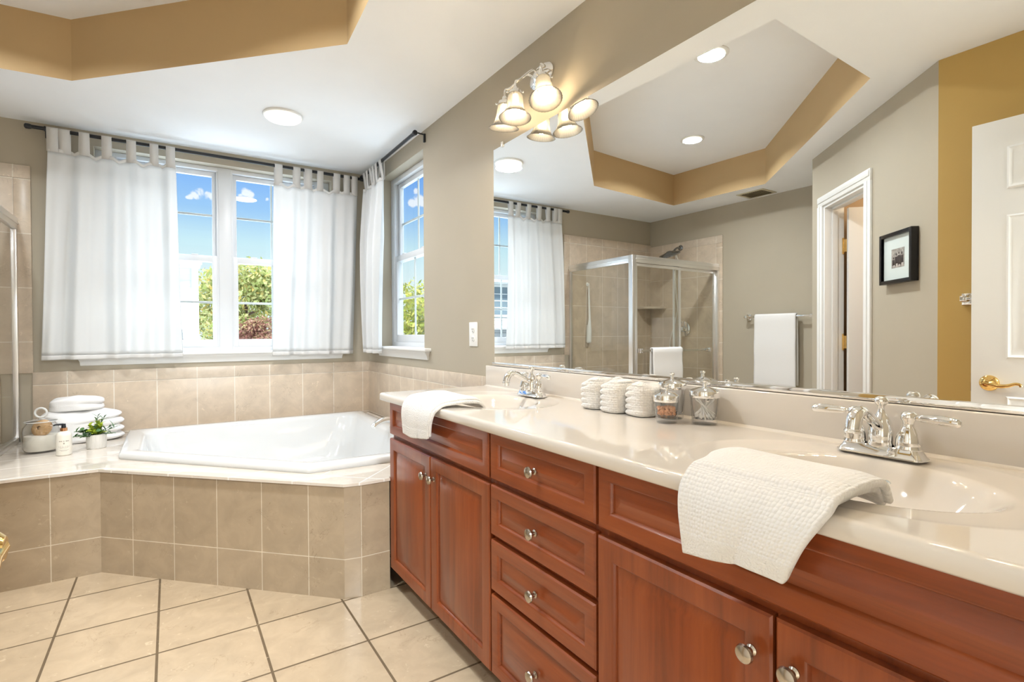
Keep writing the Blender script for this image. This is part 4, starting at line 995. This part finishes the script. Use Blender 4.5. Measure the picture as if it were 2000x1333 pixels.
for k, (dx, hh, ww) in enumerate(((-.040, .058, .014), (-.014, .078, .016), (.010, .084, .014), (.037, .080, .018))):
    g = G(); g.box(cx+dx-ww*.8, cx+dx+ww*.8, .0228, .0231, cz-b_+.012, cz-b_+hh*.78, .0001); g.M = Matrix.Translation((cx+dx, .0229, cz-b_+hh*.93)) @ Matrix.Rotation(pi/2, 4, 'X') @ Matrix.Diagonal((1, 1.25, 1, 1)); g.lathe([(0, -.0001), (ww*.36, -.0001), (ww*.36, .0001), (0, .0001)], 14); g.M = Matrix.Identity(4)
    g.build('dark_shape', PD, pr)
    g = G(); g.box(cx+dx-ww*.15, cx+dx+ww*.9, .0229, .02325, cz-b_+.004, cz-b_+.016+.006*(k % 2)); g.build('light_shape', PL_, pr)
g = G(); g.box(s0_+fw-.002, s1_-fw+.002, .030, .0315, z0_+fw-.002, z1_-fw+.002); g.build('glazing', PANE, pc)

# ---------------------------------------------------------------- things on the tub deck
jx, jy = -.605, 3.86
j = thing('glass_canister', 'wide glass canister with ring-handled lid holding a bath puff', 'canister', (jx, jy, DZ+.0005), .2)
SQ = Matrix.Diagonal((1.04, .9, 1, 1))
g = G(); g.lathe([(0, .002), (.066, 0), (.072, .004), (.078, .02), (.078, .10), (.080, .115), (.076, .140), (.064, .158), (.060, .164), (.068, .168), (.066, .169), (.056, .165), (.060, .156), (.072, .139), (.076, .115), (.074, .10), (.074, .022), (.066, .010), (0, .009)], 40, SQ, False, False); g.build('glass_body', JARG, j, ang=60)
g = G(); g.lathe([(0, .168), (.066, .168), (.070, .171), (.068, .176), (.04, .184), (.014, .190), (.010, .194), (0, .195)], 36, SQ); lid = g.build('glass_lid', JARG, j, ang=60)
g = G(); g.tube([(.026*math.cos(2*pi*k/24)*.93, -.026*math.cos(2*pi*k/24)*.36, .218+.026*math.sin(2*pi*k/24)) for k in range(24)], .0055, 10, closed=True)
g.tube([(.069*1.04*math.cos(2*pi*k/36), .069*.9*math.sin(2*pi*k/36), .170) for k in range(36)], .0022, 8, closed=True); rg = g.build('ring_handle', mat('ring_glass', (.92, .92, .90), .08, trans=.25), lid)
o = thing('bath_salt_block', 'cream bath salts filling the base of the glass canister', 'bath salts', (jx, jy, DZ+.0105), .2)
g = G(); g.lathe([(0, 0), (.064, .001), (.072, .014), (.072, .080), (.070, .084), (0, .086)], 36, SQ); g.build('salt_fill', mat('salt_cream', (.80, .77, .68), .8, bump=(900, .6, .001)), o)
o = thing('bath_puff', 'round tan sisal puff inside the glass canister', 'bath puff', (jx+.004, jy-.004, DZ+.100+.034), 0)
g = G(); M = Matrix.Rotation(-.65, 4, 'Z') @ Matrix.Rotation(pi/2-.25, 4, 'X')
for k in range(44):
    a_ = 2*pi*k/44
    g.tube([M @ Vector((.012*math.cos(a_), .012*math.sin(a_), .016)), M @ Vector((.034*math.cos(a_), .034*math.sin(a_), .014)), M @ Vector((.050*math.cos(a_), .050*math.sin(a_), 0)), M @ Vector((.034*math.cos(a_), .034*math.sin(a_), -.014)), M @ Vector((.012*math.cos(a_), .012*math.sin(a_), -.016))], .0032, 6, 4)
g.sphere((0, 0, 0), .014, 10); g.build('fibre_coils', mat('sisal', (.62, .40, .20), .8), o, ang=60)
for q in o.children: q.scale = (1.12, 1.12, .88)
bx, by = -.487, 3.695
b = thing('soap_bottle', 'cream pump bottle of soap with a black pump and copper collar', 'soap bottle', (bx, by, DZ+.0005), -.2)
g = G(); g.lathe([(0, 0), (.031, 0), (.034, .003), (.034, .104), (.032, .114), (.025, .123), (.015, .128), (.014, .130), (0, .130)], 32); g.build('bottle', mat('cream_bottle', (.80, .76, .67), .3), b)
g = G(); g.lathe([(0, .130), (.0155, .130), (.0155, .147), (0, .147)], 24); g.build('collar', mat('copper', (.80, .42, .22), .2, 1), b)
g = G(); g.lathe([(0, .147), (.010, .147), (.010, .155), (.009, .158), (.009, .168), (0, .168)], 20); g.tube([(0, 0, .164), (-.02, -.006, .166), (-.035, -.010, .165), (-.040, -.011, .161)], [.006, .005, .004, .0035], 10, 4); g.build('pump', BLACK, b)
g = G(); LM = mat('label_ink', (.30, .26, .22), .6)
def onface(a_, z): return Vector((.0342*math.cos(a_), .0342*math.sin(a_), z))
fa = math.atan2(-by, -bx)+.2
def strip(a0, a1, z0, z1):
    n = 5
    for k in range(n):
        u0, u1 = a0+(a1-a0)*k/n, a0+(a1-a0)*(k+1)/n
        g.bm.faces.new([g.v(onface(fa+u0, z0)), g.v(onface(fa+u1, z0)), g.v(onface(fa+u1, z1)), g.v(onface(fa+u0, z1))])
for u0, u1 in ((-.62, -.50), (-.46, -.36), (-.32, -.22), (-.06, .06), (.22, .34), (.38, .48), (.52, .62)): strip(u0, u1, .076, .0805)
strip(-.05, .05, .062, .070); strip(-.09, -.06, .064, .068); strip(.06, .09, .064, .068)
for z, w_ in ((.050, .75), (.0455, .70), (.041, .5), (.030, .6), (.026, .4)): strip(-w_, w_, z, z+.0011)
g.build('label_print', LM, b, merge=False)
px, py = -.36, 3.82
p = thing('potted_plant', 'small green plant in a ribbed off-white pot', 'plant', (px, py, DZ+.0005))
g = G(); g.lathe([(0, 0), (.044, 0), (.046, .003), (.047, .080), (.044, .080), (.043, .066), (0, .066)], 144, None, False, False, rib=.012, ribn=36); g.build('pot', mat('pot_white', (.78, .76, .72), .55), p, ang=70)
g = G(); g.lathe([(0, .066), (.0425, .066), (.0425, .070), (0, .073)], 24); g.build('soil', mat('soil', (.06, .04, .025), .9), p)
LEAF = [mat('leaf_green', (.06, .16, .035), .45, noise=(40, .3)), mat('leaf_lime', (.42, .52, .045), .45, noise=(40, .25)), mat('leaf_grey_green', (.14, .24, .14), .5, noise=(40, .2))]
def leaf(g, base, d, l, w, bend):
    d = d.normalized(); s = d.cross(Vector((0, 0, 1))); s = s.normalized() if s.length > .01 else Vector((1, 0, 0)); up = s.cross(d)
    rows = []
    for k in range(6):
        t_ = k/5; c = base+d*l*t_+up*(-bend*l*t_*t_); ww = w*math.sin(pi*min(1, .12+t_*.88))**.8*(1 if k < 5 else .1)
        rows.append([g.v(c-s*ww+up*ww*.35), g.v(c), g.v(c+s*ww+up*ww*.35)])
    for a_, b_ in zip(rows, rows[1:]):
        for i in range(2): g.bm.faces.new((a_[i], a_[i+1], b_[i+1], b_[i]))
rnd = random.Random(21)
def spray(nm, m, stems, ll, lw, nper, name_st):
    g = G(); gs = G()
    for (ax, ay, az_, L_) in stems:
        b0 = Vector((rnd.uniform(-.014, .014), rnd.uniform(-.014, .014), .070)); d = Vector((ax, ay, az_)).normalized(); P_ = [b0+d*L_*k/4+Vector((ax, ay, 0))*.010*(k/4)**2-Vector((0, 0, .006*(k/4)**2)) for k in range(5)]
        gs.tube(P_, .0012, 6, 2)
        for k in range(nper):
            t_ = .25+.75*k/(nper-1); i = min(int(t_*4), 3); c = P_[i].lerp(P_[i+1], t_*4-i); a_ = k*2.4+rnd.uniform(-.3, .3)
            sd_ = Vector((math.cos(a_), math.sin(a_), .35)); leaf(g, c, d*.9+sd_, ll*1.25*rnd.uniform(.75, 1.1), lw*1.35, .3)
    f = g.build(nm, m, p, ang=80, merge=False); st = gs.build(name_st, LEAF[0], p)
spray('lime_foliage', LEAF[1], [(-.25, -.15, 1, .07), (.15, -.3, 1, .075), (-.5, -.5, .6, .06), (.3, .2, 1, .065), (.5, -.5, .35, .055), (0, 0, 1, .085), (-.2, -.7, .4, .05)], .022, .0085, 9, 'stem')
spray('dark_foliage', LEAF[0], [(-1, -.25, .5, .085), (-.9, .1, .65, .07), (-.6, -.7, .15, .07), (-1, -.5, .2, .075), (.3, -.6, .5, .05), (-.3, .5, .8, .06), (.1, .1, 1, .055)], .024, .0075, 9, 'stem')
spray('needle_foliage', LEAF[2], [(1, -.2, .75, .105), (.85, .1, .45, .10), (.35, .1, 1, .11), (.15, .1, 1.2, .12), (1, -.5, .25, .08), (-.5, -.8, .3, .08)], .030, .0032, 11, 'stem')
folded('bath_towel', 'large folded white bath towel lying on the tub deck', 'towel', (-.455, 4.115, DZ+.0005), .10, .40, .20, .178, 4, TOWELF, 'folded towels on the tub deck', 3, lambda c, s_: .12+1.0*c, .20, 4.2, 1.3)
folded('hand_towel', 'smaller folded white towel on top of the large folded towel', 'towel', (-.475, 4.120, DZ+.191), .05, .262, .15, .078, 2, TOWELF, 'folded towels on the tub deck', 6, lambda c, s_: .10+1.1*c, .22, 4.0, 1.3)

# ---------------------------------------------------------------- outside: ground, neighbouring house, trees
GZ = -3.2
g = G(); g.box(-60, 60, 4.9, 90, GZ-.1, GZ); struct(g.build('ground', mat('pale_bounce_ground', (.72, .78, .84), .95, noise=(2, .1)), ang=20))  # ground made pale and cool as a reflector, bouncing daylight up at the ceiling
SIDING = mat('white_siding', (.85, .85, .84), .6)
m_ = SIDING; N, LK = (lambda tr_: ((lambda t, **k: None), tr_.links.new))(m_.node_tree)
hs = thing('neighbor_house', 'white sided house next door with grey shingle roofs', 'house', (0, 0, 0))
def clap(x0, x1, y, z0, z1, nm='wall'):
    g = G(); n = int((z1-z0)/.16); L = []
    for k in range(n+1):
        za, zb2 = z0+(z1-z0)*k/(n+1), z0+(z1-z0)*(k+1)/(n+1)
        L += [[(x0, y-.018, za), (x1, y-.018, za)], [(x0, y, zb2), (x1, y, zb2)]]
    for a_, b_ in zip(L, L[1:]): g.bm.faces.new([g.v(a_[0]), g.v(a_[1]), g.v(b_[1]), g.v(b_[0])])
    return g
HX, HY, HE = .62, 16.0, 3.05
g = clap(-17, HX, HY, GZ, HE); g.box(-17, HX, HY+.02, HY+9, GZ, HE); g.build('wall', SIDING, hs, ang=15)
SHG = mat('grey_shingle', (.085, .095, .10), .9, noise=(6, .25))
g = G(); P = [(HY-.5, HE-.08), (HY+4.5, HE+.33), (HY+9.5, HE-.08)]
g.loops([[(-17.5, y, z) for y, z in P], [(HX+.05, y, z) for y, z in P]], True, True, True); g.build('roof', SHG, hs, ang=15)
g = G(); g.box(-17.5, HX+.08, HY-.62, HY-.48, HE-.12, HE+.02, .02); g.box(-17.5, HX+.05, HY-.5, HY, HE-.16, HE-.10); g.build('gutter', TRIMW, hs)
g = G(); g.box(HX-.14, HX+.02, HY-.05, HY+.01, GZ, HE-.15); g.build('corner_board', TRIMW, hs)
g = G(); L = []
n = 11
for k in range(n):
    a_, b_ = k/n, (k+1)/n
    L.append((HY-4.2+4.1*a_, -.15+1.45*a_)); L.append((HY-4.2+4.1*b_, -.15+1.45*b_-.02+.02)); 
rows = [[g.v((-17, y, z+.02*(i % 2 == 0)))for i, (y, z) in enumerate(L)], [g.v((HX-.35, y, z+.02*(i % 2 == 0))) for i, (y, z) in enumerate(L)]]
for i in range(len(L)-1): g.bm.faces.new((rows[0][i], rows[1][i], rows[1][i+1], rows[0][i+1]))
g.build('lower_roof', SHG, hs, ang=10, merge=False)
g = G(); g.box(-17, HX-.4, HY-3.9, HY-.1, GZ, -.25); g.build('lower_wall', SIDING, hs)
WG = mat('far_glass', (.20, .26, .30), .1)
for x in (-6.1, -7.35, -11.0, -12.3):
    g = G(); g.box(x-.5, x+.5, HY-.06, HY-.01, 1.75, 3.0-.1); w_ = g.build('window', TRIMW, hs)
    g = G(); g.box(x-.42, x+.42, HY-.065, HY-.058, 1.83, 2.82); pn = g.build('pane', WG, w_)
    g = G()
    for q in (-.14, .14): g.box(x+q-.015, x+q+.015, HY-.075, HY-.06, 1.83, 2.82)
    for q in (2.08, 2.325, 2.57): g.box(x-.42, x+.42, HY-.075, HY-.06, q-.015, q+.015)
    g.build('grille', TRIMW, w_)
def tree(name, label, x, y, zc_, rx, rz_, n, m, seed, trunk=.14, ls=.16, cat='tree'):
    t = thing(name, label, cat, (x, y, GZ)); rnd = random.Random(seed); g = G()
    def ball():
        while True:
            v = Vector((rnd.uniform(-1, 1), rnd.uniform(-1, 1), rnd.uniform(-1, 1)))
            if v.length < 1: return v
    lobes = []
    for _ in range(34):
        v = ball(); r = rnd.uniform(.22, .36); v = v*(1-r); lobes.append((Vector((v.x*rx, v.y*rx, v.z*rz_)), r))
    for k in range(n):
        c, r = lobes[k % 34]; d = Vector((rnd.gauss(0, 1), rnd.gauss(0, 1), rnd.gauss(0, 1))).normalized()
        q = c+Vector((d.x*rx, d.y*rx, d.z*rz_))*r*rnd.uniform(.6, 1.0)
        q.z += zc_-GZ
        a_ = Vector((rnd.gauss(0, 1), rnd.gauss(0, 1), rnd.gauss(0, 1))).normalized(); b_ = a_.cross(d+Vector((.1, .2, .3))).normalized(); s = ls*rnd.uniform(.6, 1.2)
        g.bm.faces.new([g.v(q-a_*s), g.v(q-b_*s*.5), g.v(q+a_*s), g.v(q+b_*s*.5)])
    g.build('foliage', m, t, ang=180, merge=False)
    g = G(); g.tube([(0, 0, 0), (.05, 0, (zc_-GZ)*.5), (0, .05, zc_-GZ), (.1, 0, zc_-GZ+rz_*.3)], [trunk*1.3, trunk, trunk*.7, trunk*.25], 10, 4)
    for k in range(7):
        a_ = k*.9; h = (zc_-GZ)*(.75+.05*k); g.tube([(0, 0, h), (rx*.25*math.cos(a_), rx*.25*math.sin(a_), h+rz_*.08), (rx*.45*math.cos(a_), rx*.45*math.sin(a_), h+rz_*.15)], [trunk*.4, trunk*.25, trunk*.1], 6, 3)
    g.build('trunk', mat('bark_'+str(seed), (.12, .08, .055), .9, noise=(20, .3)), t)
    return t
def leafmat(name, cols):
    m = bpy.data.materials.new(name); m.use_nodes = True; N, LK = nt_new(m.node_tree)
    gm = N('ShaderNodeNewGeometry'); r = N('ShaderNodeValToRGB'); LK(gm.outputs['Random Per Island'], r.inputs[0])
    el = r.color_ramp.elements; el[0].color = (*cols[0], 1); el[1].color = (*cols[-1], 1)
    for k, c in enumerate(cols[1:-1]): e = el.new((k+1)/(len(cols)-1)); e.color = (*c, 1)
    d = N('ShaderNodeBsdfDiffuse'); t_ = N('ShaderNodeBsdfTranslucent'); LK(r.outputs[0], d.inputs[0]); LK(r.outputs[0], t_.inputs[0])
    mx = N('ShaderNodeMixShader', inp={0: .35}); LK(d.outputs[0], mx.inputs[1]); LK(t_.outputs[0], mx.inputs[2]); o = N('ShaderNodeOutputMaterial'); LK(mx.outputs[0], o.inputs[0]); return m
GREENY = leafmat('foliage_autumn_green', ((.18, .22, .06), (.33, .36, .13), (.46, .46, .22), (.46, .34, .10)))
REDDY = leafmat('foliage_plum', ((.16, .065, .05), (.28, .13, .10), (.35, .21, .15), (.26, .21, .09)))
YEL = leafmat('foliage_yellow_green', ((.20, .24, .045), (.32, .33, .07), (.42, .38, .11), (.17, .20, .08)))
tree('leafy_tree', 'tall pale green tree seen through the wide window beyond the house corner', 3.3, 30.5, 1.9, 3.6, 3.7, 13000, GREENY, 31, .2, .14)
tree('plum_tree', 'dark red-leaved plum tree below the green tree in the wide window', 2.85, 19, .45, 1.6, 1.75, 8000, REDDY, 44, .09, .07)
tree('leafy_tree', 'yellow-green tree seen through the narrow window beside the mirror', 6.8, 13.6, .7, 2.6, 2.7, 11000, YEL, 52, .16, .09)

# unseen fixture and lamp, added behind the camera as fill light
bl = thing('added_fill_fixture', 'round glowing fixture added behind the camera for fill light', 'ceiling light', (.2, -2.1, ZC))
g = G(); g.lathe([(0, 0), (.2, 0), (.2, -.02), (.17, -.06), (.1, -.08), (0, -.085)], 32); g.build('shade', EMITW, bl)
lamp('added_fill_lamp', 'AREA', (.2, -2.1, ZC-.1), 170, (.88, .95, 1), shape='DISK', size=.5)
